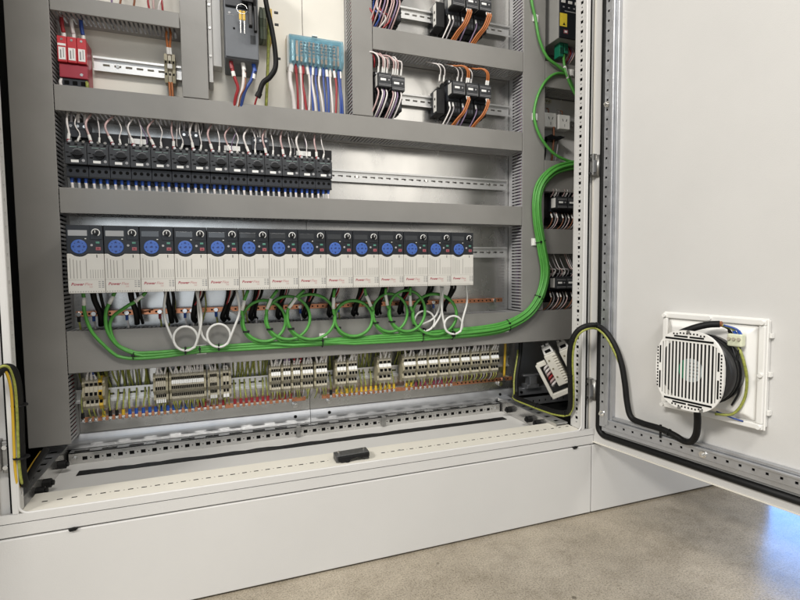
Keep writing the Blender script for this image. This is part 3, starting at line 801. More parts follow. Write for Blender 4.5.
# black three-phase comb bar and feeder blocks over the breakers
cmb = thing('comb_busbar', 'black three phase comb bar along the tops of the rotary breakers', 'busbar', (0.30, -0.04, 1.006))
MB().box(-0.008, 0.622, -0.0580, -0.030, 1.0040, 1.0300).build('bar_cover', black, cmb, bevel=0.001)
for (u, v) in ((137, 135.5), (232, 142), (303.5, 148.5)):
    p = P(u, v, -0.060)
    MB().box(p.x-0.0200, p.x+0.0200, -0.0605, -0.0582, 1.0090, 1.0220).build('marker', white_l, cmb, bevel=0.0005)
for k, (x, lab) in enumerate(((-0.014, 'dark feeder terminal block above the breakers, beside the widest vertical duct'), (0.232, 'dark feeder terminal block above the middle of the breaker row'), (0.405, 'dark feeder terminal block above the breaker row, nearer the bare rail end'))):
    t = thing('feeder_block', lab, 'terminal block', (x, -0.06, 1.0310), 'feeder blocks on the comb bar')
    MB().box(x, x+0.0440, -0.0700, -0.0300, 1.0310, 1.0480).build('block_body', brk2_m, t, bevel=0.001)
    MB().box(x, x+0.0440, -0.0700, -0.0582, 1.0130, 1.0308).build('block_skirt', brk2_m, t, bevel=0.001)
    for q in range(3):
        xx = x+0.008+0.014*q
        MB().cyl((xx, -0.0699, 1.0385), (xx, -0.0716, 1.0385), 0.0036, 8).build('screw', steel, t)
        wire([(xx, -0.060, 1.0470), (xx, -0.061, 1.0600), (xx+0.002, -0.058, 1.0760)], 0.0036, w_white if q else w_grey, t)

# ================================================================== RED SURGE ARRESTER
t = thing('surge_arrester', 'red three pole surge arrester with white labels on the rail', 'arrester', (0.004, 0.0, 1.131))
MB().box(-0.0260, 0.0330, -0.055, -0.012, 1.1330, 1.2430).build('base', redd_p, t, bevel=0.002)
for k in range(3):
    x0 = -0.0260+0.0198*k
    mo = MB().box(x0+0.0002, x0+0.0194, -0.0700, -0.0552, 1.1850, 1.2440).build('plug_module', red_p, t, bevel=0.0015)
    MB().box(x0+0.0030, x0+0.0170, -0.0706, -0.0699, 1.1900, 1.2180).build('label_plate', white_l, mo)
    MB().box(x0+0.0060, x0+0.0085, -0.0709, -0.0705, 1.1930, 1.2120).box(x0+0.0120, x0+0.0135, -0.0709, -0.0705, 1.1950, 1.2160).build('print', text_g, mo)
    MB().cyl((x0+0.0100, -0.0698, 1.2360), (x0+0.0100, -0.0708, 1.2360), 0.0028, 8).build('screw', steel, mo)
    MB().cyl((x0+0.0100, -0.0450, 1.2425), (x0+0.0100, -0.0470, 1.2620), 0.0042, 8).build('marker_sleeve', white_p, t)
    wire([(x0+0.0100, -0.0470, 1.2600), (x0+0.0080, -0.0500, 1.2780), (x0+0.0060, -0.0450, 1.3000)], 0.0048, (w_red, w_white, w_blue)[k], t)
MB().box(-0.0245, -0.0080, -0.0706, -0.0699, 1.2215, 1.2265).build('label_strip', white_l, t)
lo = MB().box(-0.0250, 0.0325, -0.0640, -0.0552, 1.1520, 1.1835).build('lower_cover', redd_p, t, bevel=0.0015)
MB().cyl((0.0200, -0.0638, 1.1610), (0.0200, -0.0650, 1.1610), 0.0034, 10).build('screw', steel, lo)
MB().box(-0.0215, 0.0320, -0.0600, -0.0552, 1.1340, 1.1515).build('terminal_strip', brk2_m, t, bevel=0.001)
for k in range(3):
    MB().box(-0.0170+0.017*k, -0.0070+0.017*k, -0.0606, -0.0599, 1.1370, 1.1460).build('terminal_mouth', dark, t)
wire([(0.0280, -0.0560, 1.150), (0.0300, -0.0600, 1.138), (0.0280, -0.0560, 1.120)], 0.004, gy_w, t)
wire([(-0.022, -0.0560, 1.150), (-0.0250, -0.0600, 1.138), (-0.0180, -0.0560, 1.120)], 0.004, w_white, t)

# small terminal with orange wires
t = thing('terminal_block', 'small beige terminal clamp with orange wires on the slotted rail', 'terminal', (0.212, 0, 1.168), 'beige terminal groups')
for k in range(3):
    x0 = 0.1985+0.0088*k
    MB().prism([(-0.011, 1.175), (-0.050, 1.170), (-0.053, 1.185), (-0.046, 1.205), (-0.053, 1.225), (-0.050, 1.242), (-0.011, 1.236)], 'x', x0, x0+0.0080).build('terminal_slice', beige_d if k != 1 else beige, t, bevel=0.0006)
    MB().box(x0+0.0020, x0+0.0060, -0.0538, -0.0518, 1.2180, 1.2230).box(x0+0.0020, x0+0.0060, -0.0538, -0.0518, 1.1880, 1.1930).build('wire_mouth', dark, t)
for k in range(2):
    x0 = 0.2085+0.0060*k
    wire([(x0, -0.049, 1.240), (x0-0.001, -0.052, 1.262), (x0-0.002+0.004*k, -0.056, 1.285), (x0, -0.050, 1.305)], 0.0030, w_orange, t)
    wire([(x0, -0.049, 1.172), (x0+0.001, -0.052, 1.150), (x0+0.002, -0.054, 1.115)], 0.0030, w_orange, t)
    MB().cyl((x0, -0.051, 1.240), (x0-0.0005, -0.053, 1.256), 0.0034, 8).build('marker_sleeve', white_p, t)
    MB().cyl((x0, -0.053, 1.215), (x0, -0.0545, 1.204), 0.0030, 8).build('marker_sleeve', white_p, t)
# wires above the narrow duct
for k, (u0, u1, m, mn) in enumerate(((118, 112, w_violet, 'violet'), (124, 119, w_brown, 'brown'), (133, 132, w_brown, 'second brown'), (148, 152, w_red, 'red'), (151, 155, w_pink, 'pink'), (156, 163, w_red, 'curling red'), (165, 158, w_white, 'white'))):
    a, b = P(u0, -28, -0.05), P(u1, 10, -0.052)
    b.z = 1.326
    tag(MB().tube(spline([(a.x, -0.030, 1.470), (a.x+0.006, -0.046, 1.40), ((a.x+b.x)/2+0.005*(k % 3-1), -0.056, 1.36), (b.x, -0.052, 1.320)], 5), 0.0027, 6).build('control_wire', m, smooth=True), '%s control wire dropping into the narrow duct above the arrester' % mn, 'wire')

# ================================================================== MOULDED-CASE BREAKER with keys
t = thing('main_breaker', 'blue grey moulded case breaker with a black handle and yellow keys', 'circuit breaker', (0.385, 0, 1.218))
MB().box(0.3435, 0.4250, -0.1190, -0.0025, 1.2230, 1.4000).build('case', mccb_m, t, bevel=0.003)
MB().box(0.3445, 0.4240, -0.1230, -0.1191, 1.2260, 1.3450).build('terminal_cover', mccb_m, t, bevel=0.002)
MB().box(0.3465, 0.4220, -0.1260, -0.1192, 1.3480, 1.3950).build('front_plate', brk2_m, t, bevel=0.002)
MB().box(0.3435, 0.4250, -0.1170, -0.0025, 1.4010, 1.50).build('upper_case', brk2_m, t, bevel=0.002)
MB().cyl((0.3660, -0.1230, 1.2960), (0.3660, -0.1240, 1.2960), 0.0026, 8).build('cover_screw', dark, t)
MB().cyl((0.3560, -0.1230, 1.3320), (0.3560, -0.1242, 1.3320), 0.0032, 10).box(0.350, 0.366, -0.1234, -0.1229, 1.3272, 1.3279).build('printed_mark', grey_b, t)
MB().box(0.4045, 0.4175, -0.1235, -0.1229, 1.2640, 1.2850).build('recess', brk_m, t)
hd = MB().prism([(-0.126, 1.372), (-0.160, 1.340), (-0.165, 1.290), (-0.156, 1.286), (-0.150, 1.338), (-0.126, 1.350)], 'x', 0.3990, 0.4080).build('handle', black, t, bevel=0.002)
MB().prism([(-0.126, 1.380), (-0.148, 1.345), (-0.152, 1.284), (-0.143, 1.282), (-0.139, 1.338), (-0.126, 1.352)], 'x', 0.4120, 0.4200).build('handle', black, t, bevel=0.002)
MB().box(0.385, 0.412, -0.150, -0.1262, 1.352, 1.40).build('handle_hub', black, t, bevel=0.002)
kp_ = P(242, 9, -0.145)
kr = thing('key_ring', 'steel ring with two yellow headed keys hanging from the breaker handle', 'keys', (kp_.x, -0.145, kp_.z-0.05))
MB().tube([kp_+Vector((0.0125*math.cos(a), 0.002*math.sin(a), 0.0125*math.sin(a))) for a in [2*math.pi*k/20 for k in range(21)]], 0.0009, 6).build('ring', steel, kr, smooth=True)
for s_ in (-1, 1):
    MB().box(kp_.x+s_*0.0042-0.0034, kp_.x+s_*0.0042+0.0034, kp_.y-0.0018, kp_.y+0.0012, kp_.z-0.0270, kp_.z-0.0040).build('key_head', yellow, kr, bevel=0.0012)
    MB().box(kp_.x+s_*0.0045-0.0011, kp_.x+s_*0.0045+0.0011, kp_.y-0.0008, kp_.y+0.0002, kp_.z-0.0580, kp_.z-0.0268).build('key_blade', steel, kr)
for k, (dx, m, mk) in enumerate(((0.0085, w_red, fer_r), (0.0375, w_white, white_p), (0.0640, w_blue, fer_b))):
    x = 0.3480+dx
    MB().cyl((x, -0.100, 1.226), (x+0.003, -0.101, 1.205), 0.0052, 10).build('lug_boot', mk, t)
    q = [(x+0.002, -0.101, 1.210), (x+0.009-0.008*k, -0.102, 1.182), (x+0.016-0.018*k, -0.098, 1.160), (x+0.010-0.019*k, -0.090, 1.138), (x+0.004-0.020*k, -0.076, 1.108)]
    wire(q, 0.0040, m, t, name='lead', n=8)
    MB().cyl((x+0.0045-0.002*k, -0.1015, 1.198), (x+0.0068-0.004*k, -0.102, 1.186), 0.0050, 10).build('marker_sleeve', white_p, t)
wire([(0.392, -0.102, 1.200), (0.390, -0.103, 1.165), (0.378, -0.098, 1.140), (0.372, -0.080, 1.112)], 0.0018, w_brown, t, name='lead')
# pale steel side frame beside it
t = thing('steel_bracket', 'pale steel channel bracket with bolts beside the main breaker', 'bracket', (0.322, 0, 1.13))
MB().box(0.3040, 0.3140, -0.0600, -0.0025, 1.1800, 2.0).build('web', paint, t, bevel=0.001)
MB().box(0.3145, 0.3360, -0.0400, -0.0025, 1.2300, 2.0).build('flange', paint, t, bevel=0.001)
for v in (5, 28, 56):
    p = P(210.5, v, -0.061)
    MB().cyl((0.3090, -0.0600, p.z), (0.3090, -0.0630, p.z), 0.0030, 8).build('bolt', steel, t)
# green-yellow earth terminals and thick black cable beside the breaker
t = thing('earth_terminal', 'green and yellow earth terminal behind the thick black cable', 'terminal', (0.452, 0, 1.31))
for k in range(4):
    x0 = 0.4350+0.0082*k
    MB().prism([(-0.004, 1.315), (-0.052, 1.312), (-0.055, 1.335), (-0.048, 1.345), (-0.055, 1.365), (-0.050, 1.395), (-0.004, 1.395)], 'x', x0, x0+0.0074).build('terminal_slice', [mat('dark_khaki_green', (0.06, 0.08, 0.05), 0.5), mat('khaki_green', (0.16, 0.18, 0.12), 0.5), beige_d, yellow][k], t, bevel=0.0005)
wire([P(269, 22, -0.06), P(268.5, 45, -0.064), P(267.5, 75, -0.066), P(266, 108, -0.062)], 0.0040, gy_w, t, name='earth_wire', n=8)
bc = thing('power_cable', 'thick black power cable curving down past the main breaker', 'cable', tuple(P(266, 0, -0.10)))
MB().tube(spline([P(262, -25, -0.085), P(266.5, 5, -0.095), P(271.5, 28, -0.105), P(275, 50, -0.108), P(275.5, 67, -0.105), P(270, 77, -0.100), P(263, 83, -0.096), P(259, 94, -0.092)], 7), 0.0066, 10).build('sheath', blackr, bc, smooth=True)
MB().cyl(P(259.5, 93, -0.092), P(257.5, 97, -0.091), 0.0078, 10).build('sheath_end', blackr, bc)
wire([P(258, 95, -0.091), P(256, 100, -0.088), P(253.5, 110, -0.075)], 0.0026, w_red, bc, name='core')
for (u, v) in ((276.5, 13), (277, 25), (279, 59)):
    p = P(u, v, -0.105)
    MB().box(p.x-0.006, p.x+0.004, p.y-0.002, p.y+0.002, p.z-0.002, p.z+0.003).build('cable_tie', black, bc)

# ================================================================== BLUE DISTRIBUTION BLOCK
t = thing('distribution_block', 'distribution block under a translucent blue cover with wires below', 'distribution block', (0.585, 0, 1.25))
MB().box(0.5070, 0.6620, -0.034, -0.0025, 1.2540, 1.3420).build('base', white_p, t, bevel=0.002)
for k in range(12):
    MB().box(0.5180+0.0115*k, 0.5240+0.0115*k, -0.046, -0.0342, 1.2700, 1.3240).build('brass_bar', copper if k % 3 else steel, t)
cv = MB().prism([(-0.0345, 1.2560), (-0.0540, 1.2620), (-0.0610, 1.2750), (-0.0610, 1.3230), (-0.0540, 1.3360), (-0.0345, 1.3420)], 'x', 0.5110, 0.6610).build('cover', blue_t, t, bevel=0.0015)
s = MB()
for zz in (1.2785, 1.3195):
    s.box(0.5250, 0.6480, -0.0622, -0.0611, zz-0.0008, zz+0.0008)
s.box(0.5242, 0.5258, -0.0622, -0.0611, 1.2785, 1.3195).box(0.6472, 0.6488, -0.0622, -0.0611, 1.2785, 1.3195)
s.build('cover_rib', blue_t, cv)
s = MB()
for r_ in range(4):
    x = 0.5400
    while x < 0.632:
        w_ = random.uniform(0.003, 0.010)
        s.box(x, x+w_, -0.0618, -0.0611, 1.2860+0.0085*r_, 1.2900+0.0085*r_); x += w_+0.003
s.build('cover_print', mat('cover_print_dark', (0.03, 0.10, 0.14), 0.5), cv)
MB().box(0.5750, 0.5900, -0.0480, -0.0345, 1.3422, 1.3450).build('label_tab', white_l, t)
cols = [w_white, w_red, w_white, w_red, w_white, w_blue, w_white, w_blue, w_white, w_blue, w_blue, w_white, w_red, w_blue, w_blue]
for k, m in enumerate(cols):
    x = 0.5190+0.0098*k + random.uniform(-0.0025, 0.0025)
    if k == 0: r_ = 0.0062; x = 0.5160
    else: r_ = random.uniform(0.0029, 0.0038)
    j = random.uniform(-0.006, 0.006)
    wire([(x, -0.042, 1.262), (x+0.001+j, -0.047, 1.22), (x+0.003+j*0.3, -0.050+j*0.6, 1.17), (x+0.004-j, -0.045, 1.110)], r_, m, t, name='lead', n=8)
    MB().cyl((x, -0.043, 1.256), (x+0.0006+j*0.4, -0.0455, 1.236), r_+0.0008, 8).build('marker_sleeve', white_p if k % 2 == 0 else m, t)

# ================================================================== CONTACTORS
def make_contactor(side=True):
    t = thing('contactor', '', 'contactor', (0, 0, 0), 'black contactors')
    MB().box(0.0, 0.0445, -0.0400, -0.009, -0.032, 0.0740).build('base', black, t, bevel=0.0015)
    lt_ = MB().box(0.0008, 0.0437, -0.0680, -0.0402, -0.0300, 0.0085).build('lower_terminals', black, t, bevel=0.0015)
    ut_ = MB().box(0.0008, 0.0437, -0.0600, -0.0402, 0.0595, 0.0730).build('upper_terminals', black, t, bevel=0.0015)
    for k in range(4):
        MB().box(0.0035+0.0102*k, 0.0105+0.0102*k, -0.0687, -0.0679, -0.0060, 0.0040).build('terminal_mouth', brk_m, lt_)
        MB().box(0.0035+0.0102*k, 0.0105+0.0102*k, -0.0687, -0.0679, -0.0240, -0.0140).build('terminal_mouth', brk_m, lt_)
    MB().box(0.0015, 0.0430, -0.0640, -0.0402, 0.0100, 0.0580).build('coil_housing', brk2_m, t, bevel=0.0015)
    fb = MB().box(0.0025, 0.0415, -0.1000, -0.0642, 0.0170, 0.0560).build('auxiliary_block', mat('contactor_front', (0.022, 0.024, 0.027), 0.4, noise=0.1), t, bevel=0.0015)
    MB().box(0.0080, 0.0240, -0.1007, -0.0999, 0.0340, 0.0400).build('marker', white_l, fb)
    for zz in (0.0485, 0.0450, 0.0240, 0.0205):
        MB().box(0.0035, 0.0405, -0.1004, -0.0999, zz, zz+0.0008).build('ridge', grey_b, fb)
    MB().cyl((0.0330, -0.0999, 0.0370), (0.0330, -0.1012, 0.0370), 0.0024, 8).build('indicator', grey_b, fb)
    for k in range(3):
        xx = 0.008+0.0142*k
        MB().cyl((xx, -0.0599, 0.0665), (xx, -0.0612, 0.0665), 0.0032, 8).build('terminal_screw', galvd, ut_)
    MB().box(0.0, 0.0008, -0.0920, -0.0700, 0.0210, 0.0520).build('side_label', mat('side_label_grey', (0.62, 0.61, 0.58), 0.5), fb)
    return t
def make_relay():
    t = thing('slim_relay', '', 'relay', (0, 0, 0), 'slim relays')
    MB().box(0.0, 0.0290, -0.0560, -0.009, -0.004, 0.0690).build('housing', black, t, bevel=0.0015)
    pl = MB().box(-0.0008, 0.0002, -0.0550, -0.0360, 0.0020, 0.0640).build('side_plate', mat('relay_side_grey', (0.78, 0.76, 0.72), 0.5), t)
    for zz in (0.0180, 0.0400):
        MB().box(-0.0014, -0.0007, -0.0500, -0.0430, zz-0.0035, zz+0.0035).build('plate_hole', dark, pl)
    return t
con0, rel0 = make_contactor(), make_relay()
used = {'c': 0, 'r': 0}
def place(kind, loc, label):
    src = con0 if kind == 'c' else rel0
    if not used[kind]:
        o = src; o.location = loc; ORG[o.name] = Vector(loc); used[kind] = 1
    else:
        kids = [c for c in src.children if not c.name.split('.')[0].endswith('wire') and c.name.split('.')[0] != 'marker_sleeve']
        o = src.copy(); COL.objects.link(o); o.location = loc; ORG[o.name] = Vector(loc)
        for c in kids: copy_tree(c, o)
    o['label'] = label
    return o
def sleeve(a, b, r, t): MB().cyl(a, b, r, 8).build('marker_sleeve', white_p, t)
shelves = [('lower', 1.197, 1.3200, 1.120), ('upper', 1.453, 1.62, 1.372)]
for nm, zb, ztop, zbot in shelves:
    rl = place('r', (0.948, 0.0, zb-0.026), 'slim black relay with pale side plate on the %s contactor shelf' % nm)
    for k in range(3):
        x0 = 0.9805+0.0452*k
        c = place('c', (x0, 0.0, zb), ['black contactor next to the slim relay on the %s shelf', 'middle black contactor of three on the %s shelf', 'black contactor with orange wires at the bare rail end of the %s shelf'][k] % nm)
        tz, bz = zb+0.070, zb
        for q in range(2):                    # control wires looping from the duct above
            xx = x0-0.030+0.014*q + (0.012 if k else 0) + 0.002*k
            if k == 2 and q == 1: continue
            za = min(ztop, zb+0.118) - 0.006
            wire([(xx-0.036, -0.056, za+0.006), (xx-0.022, -0.070, za-0.002), (xx-0.009, -0.078, za-0.007), (xx+0.001, -0.078, za-0.018), (xx+0.004, -0.072, zb+0.080), (xx+0.004, -0.060, zb+0.060)], 0.0019, w_white, c, k=4)
            sleeve((xx+0.004, -0.069, zb+0.080), (xx+0.004, -0.064, zb+0.063), 0.0027, c)
        for q in range(2 if k < 2 else 1):
            xx = x0+0.002+0.012*q
            m = w_white if k == 0 else w_violet
            wire([(xx+0.003, -0.066, zb+0.004), (xx+0.002, -0.076, zb-0.018), (xx-0.010, -0.078, zb-0.045), (xx-0.024, -0.064, zbot)], 0.0022, m if q == 0 else w_violet if k else w_grey, c)
            sleeve((xx+0.003, -0.067, zb+0.002), (xx+0.0025, -0.073, zb-0.011), 0.0028, c)
        if k in (1, 2):                       # orange pairs
            for q in range(2 if nm == 'lower' else 3):
                xx = x0+0.006+0.006*q + (0.022 if k == 2 else 0)
                za = min(ztop, zb+0.118) - 0.008
                wire([(xx-0.046, -0.058, za+0.008), (xx-0.032, -0.080, za-0.003), (xx-0.016, -0.094, za-0.006), (xx-0.003, -0.098, za-0.016), (xx+0.002, -0.095, zb+0.080), (xx+0.002, -0.086, zb+0.056)], 0.0028, w_orange, c)
                sleeve((xx+0.002, -0.0925, zb+0.072), (xx+0.002, -0.088, zb+0.057), 0.0033, c)
                wire([(xx, -0.092, zb+0.018), (xx-0.002, -0.104, zb+0.002), (xx-0.014, -0.100, zb-0.030), (xx-0.030, -0.086, zb-0.052), (xx-0.046, -0.066, zbot)], 0.0028, w_orange, c)
                sleeve((xx, -0.094, zb+0.016), (xx-0.0008, -0.103, zb+0.003), 0.0033, c)
    for k in range(2):
        x0 = 0.7480+0.0400*k
        c = place('c', (x0, 0.0, zb-0.005-0.006*k), ['black contactor against the vertical duct on the %s shelf', 'second black contactor from the vertical duct on the %s shelf'][k] % nm)
        z0 = zb-0.005
        for q in range(4):
            xx = x0+0.004+0.009*q+random.uniform(-0.003, 0.003)
            za = min(ztop, zb+0.118) - 0.006 - 0.004*k
            m = (w_pink if (q+k) % 2 else w_white) if nm == 'lower' else (w_pink, w_blue, w_violet, w_pink)[q]
            wire([(xx-0.042+0.006*q, -0.056, za+0.006), (xx-0.026+0.004*q, -0.078, za-0.001), (xx-0.010, -0.092, za-0.007-0.003*q), (xx+0.001, -0.096, za-0.020), (xx+0.004, -0.092, z0+0.080), (xx+0.004, -0.082, z0+0.058)], 0.0023, m, c)
            sleeve((xx+0.004, -0.089, z0+0.076), (xx+0.004, -0.084, z0+0.060), 0.0029, c)
            wire([(xx, -0.086, z0+0.016), (xx-0.001, -0.100, z0-0.004), (xx-0.010, -0.094, z0-0.036), (xx-0.022, -0.064, zbot)], 0.0023, (w_pink, w_white, w_violet, w_white)[q] if nm == 'lower' else (w_pink, w_pink, w_violet, w_pink)[q], c)
            if nm == 'upper' and k == 0:
                wire([(xx-0.012, -0.070, z0+0.012), (xx-0.018, -0.082, z0-0.020), (xx-0.008+0.006*q, -0.088, z0-0.045), (xx-0.020, -0.064, zbot)], 0.0026, (w_red, w_blue, w_white, w_red)[q], c)
            if nm == 'lower' and q == 0:
                wire([(xx-0.012, -0.064, ztop), (xx-0.006, -0.080, z0+0.098), (xx-0.004, -0.070, z0+0.078)], 0.0028, w_red if k == 0 else w_white, c)
for r_, (zb, ztop, zbot, nm) in enumerate(((0.872, 0.952, 0.815, 'above'), (0.607, 0.748, 0.545, 'below'))):
    rl = place('r', (1.334, 0.0, zb-0.006), 'slim black relay in the contactor group %s the short duct by the perforated post' % nm)
    for k in range(3):
        x0 = 1.3600+0.0425*k
        c = place('c', (x0, 0.0, zb), '%s black contactor from the slim relay, %s the short duct by the perforated post' % (ORD[k], nm))
        for q in range(3):
            xx = x0-0.008+0.013*q+random.uniform(-0.004, 0.004)
            m = (w_pink, w_white, w_grey)[q]
            zt = min(ztop, zb+0.092)
            jj = random.uniform(-0.008, 0.006)
            wire([(xx-0.024+jj, -0.060, ztop), (xx-0.010+jj, -0.076, zt-0.004), (xx+0.001+jj*0.4, -0.084, zb+0.082), (xx+0.005, -0.082, zb+0.070), (xx+0.003, -0.070, zb+0.056)], 0.0015, m, c)
            if q % 2: sleeve((xx+0.0035, -0.079, zb+0.073), (xx+0.003, -0.071, zb+0.060), 0.0025, c)
            wire([(xx+0.004, -0.070, zb+0.006), (xx+0.004, -0.080, zb-0.015), (xx-0.006, -0.076, zb-0.040), (xx-0.022, -0.060, zbot)], 0.0015, (w_brown, w_grey, w_pink)[q], c)
            if q % 2 == 0: sleeve((xx+0.004, -0.072, zb+0.001), (xx+0.004, -0.079, zb-0.012), 0.0025, c)

# ================================================================== CONTROLLER, SOCKETS, CONNECTORS in the neighbouring bay
t = thing('controller', 'grey controller with black front and yellow warning label above green plugs', 'controller', (1.40, 0, 1.418))
MB().box(1.3440, 1.4700, -0.1180, -0.004, 1.4210, 1.64).build('housing', mat('controller_grey', (0.32, 0.315, 0.30), 0.5, noise=0.04), t, bevel=0.002)
fp = MB().box(1.3450, 1.4690, -0.1240, -0.1182, 1.4220, 1.64).build('front_panel', drv_d, t, bevel=0.0015)
yl = MB().box(1.3450, 1.3720, -0.1247, -0.1239, 1.4560, 1.4960).build('warning_label', yell_l, fp)
MB().prism([(1.3555, 1.4600), (1.3655, 1.4600), (1.3605, 1.4690)], 'y', -0.1251, -0.1246).build('warning_triangle', black, yl)
MB().box(1.3600, 1.3760, -0.1246, -0.1239, 1.4350, 1.4470).build('red_mark', red_b, fp)
MB().box(1.3630, 1.3730, -0.1249, -0.1245, 1.4380, 1.4440).build('mark_face', white_l, fp)
MB().box(1.3630, 1.4060, -0.1245, -0.1239, 1.5030, 1.5055).build('print_line', grey_b, fp)
for k in range(3):
    MB().box(1.3500+0.026*k, 1.3640+0.026*k, -0.1262, -0.1239, 1.5280, 1.5360).build('terminal_tab', white_p, fp)
    MB().box(1.3560+0.020*k, 1.3620+0.020*k, -0.1248, -0.1239, 1.5140, 1.5180).build('indicator', grey_b, fp)
for k in range(2):
    x0 = 1.3660+0.018*k
    MB().box(x0, x0+0.0150, -0.0980, -0.070, 1.3760+0.012*k, 1.4200).build('green_plug', green_p, t, bevel=0.001)
    for q in range(3):
        MB().box(x0+0.0018+0.0046*q, x0+0.0048+0.0046*q, -0.0990, -0.0979, 1.3850+0.012*k, 1.4050).build('plug_mouth', mat('green_mouth', (0.005, 0.05, 0.03), 0.5), t)
for k, m in enumerate((w_pink, w_red, w_violet, w_pink)):
    wire([(1.412+0.007*k, -0.075, 1.420), (1.410+0.007*k, -0.088, 1.395), (1.400+0.007*k, -0.076, 1.368), (1.396+0.006*k, -0.05, 1.350)], 0.0026, m, t)

def socket(x0, z0, lab):
    t = thing('power_socket', lab, 'socket', (x0+0.024, 0, z0), 'white power sockets')
    MB().box(x0, x0+0.0480, -0.0340, -0.004, z0, z0+0.0500).build('body', white_p, t, bevel=0.002)
    fc = MB().box(x0+0.0015, x0+0.0465, -0.0368, -0.0341, z0+0.0015, z0+0.0485).build('face', white_p, t, bevel=0.0015)
    for (dx, s_) in ((-0.0075, 0.55), (0.0075, -0.55)):
        cx, cz = x0+0.0240+dx, z0+0.0310
        MB().prism([(cx-0.0011-0.0030*s_, cz+0.0042), (cx+0.0011-0.0030*s_, cz+0.0042), (cx+0.0011+0.0030*s_, cz-0.0042), (cx-0.0011+0.0030*s_, cz-0.0042)], 'y', -0.0374, -0.0367).build('pin_slot', dark, fc)
    MB().box(x0+0.0228, x0+0.0252, -0.0374, -0.0367, z0+0.0090, z0+0.0180).build('pin_slot', grey_b, fc)
    for k, m in enumerate((w_grey, w_brown)):
        wire([(x0+0.014+0.012*k, -0.020, z0+0.048), (x0+0.010+0.012*k, -0.026, z0+0.062), (x0+0.004+0.014*k, -0.020, z0+0.068)], 0.0018, m, t)
    return t
socket(1.3560, 1.1680, 'white three slot power socket close to the wide vertical duct')
socket(1.4130, 1.1660, 'white three slot power socket next to the short mounting rail')
t = thing('plug_adapter', 'pair of black plug tops with leads hanging below the white sockets', 'plug', (1.40, 0, 1.12))
MB().prism([(1.356, 1.1340), (1.374, 1.1420), (1.392, 1.1370), (1.412, 1.1400), (1.432, 1.1370), (1.414, 1.1280), (1.394, 1.1290), (1.376, 1.1230), (1.360, 1.1220)], 'y', -0.050, -0.004).build('plug_body', black, t, bevel=0.002)
wire([(1.366, -0.030, 1.124), (1.364, -0.032, 1.090), (1.358, -0.030, 1.040)], 0.0028, blackr, t, name='lead')
wire([(1.416, -0.030, 1.130), (1.410, -0.034, 1.095), (1.402, -0.030, 1.040)], 0.0028, w_grey, t, name='lead')
wire([(1.392, -0.038, 1.170), (1.390, -0.040, 1.120), (1.386, -0.034, 1.040)], 0.0034, w_brown, t, name='lead')
t = thing('cable_marker', 'small round cable gland marker under the duct above the sockets', 'marker', (1.365, -0.02, 1.262))
MB().tube([Vector((1.368+0.018*math.cos(a), -0.030, 1.256+0.008*math.sin(a))) for a in [2*math.pi*k/14 for k in range(15)]], 0.0022, 6).build('ring', beige, t)
for k in range(3): MB().cyl((1.358+0.010*k, -0.028, 1.256), (1.358+0.010*k, -0.034, 1.256), 0.003, 8).build('stud', beige_d, t)

# heavy ivory multi-pole connectors tilted in the dark gap below the tall duct
def connector(px, lab, dx):
    t = thing('multipole_connector', lab, 'connector', tuple(P(*px, -0.03)), 'ivory multipole connectors')
    b = P(*px, -0.060)
    def tf(x, y, z):
        a = R(27)                       # leans over to one side
        xx, zz = x*math.cos(a)-z*math.sin(a), x*math.sin(a)+z*math.cos(a)
        c = R(-38)
        return (b.x+xx*math.cos(c)-y*math.sin(c), b.y+xx*math.sin(c)+y*math.cos(c), b.z+zz)
    tf2 = lambda x, y, z: tf(-x, y, z)
    MB(tf2).box(-0.020, 0.020, -0.030, 0.030, -0.062, 0.050).build('housing', conn_m, t, bevel=0.003)
    rb = MB(tf2)
    for k in range(11):
        rb.box(-0.0200, -0.0060, -0.0345, -0.0302, -0.052+0.0092*k, -0.0475+0.0092*k)
    rb.build('contact_rib', conn_m, t, bevel=0.0008)
    for zz in (-0.030, 0.0, 0.030):
        MB(tf2).cyl((0.010, -0.030, zz), (0.010, -0.032, zz), 0.0034, 8).build('screw', beige_d, t)
    MB(tf2).prism([(-0.018, 0.050), (-0.015, 0.078), (0.015, 0.078), (0.018, 0.050)], 'y', -0.020, 0.020).build('hood', white_p, t, bevel=0.002)
    MB(tf2).box(-0.0100, 0.0100, -0.0212, -0.0200, 0.0560, 0.0660).build('hood_window', dark, t)
    for xx in (-0.008, 0.008):
        MB(tf2).box(xx-0.005, xx+0.005, -0.018, 0.018, 0.0782, 0.0860).build('hood_tooth', white_p, t, bevel=0.001)
    return t, tf2
c1, tfA = connector((556, 366), 'ivory multipole connector with a side frame and coloured wires, below the tall duct', 0)
MB(tfA).box(0.024, 0.056, -0.012, 0.004, 0.018, 0.036).box(0.050, 0.062, -0.012, 0.004, -0.090, 0.030).box(-0.004, 0.060, -0.012, 0.004, -0.100, -0.082).build('side_frame', conn_m, c1, bevel=0.003)
for k, m in enumerate((w_white, w_white, w_pink, w_red, w_pink, w_white)):
    MB().tube(spline([tfA(0.021, -0.014, 0.016-0.012*k), tfA(0.036, -0.022, 0.010-0.012*k), tfA(0.040, 0.0, -0.004-0.011*k)], 4), 0.0042, 6).build('wire', m, c1, smooth=True)
connector((571, 361), 'ivory multipole connector beside the perforated post, below the tall duct', 0)
p = P(546, 392, 0.05)
t = thing('support_rail', 'galvanised support rail with clamps at the bottom of the dark gap', 'rail', (1.43, 0.06, 0.21))
MB().box(1.30, 1.70, 0.035, 0.065, 0.236, 0.2620).build('rail_bar', galvd, t, bevel=0.002)
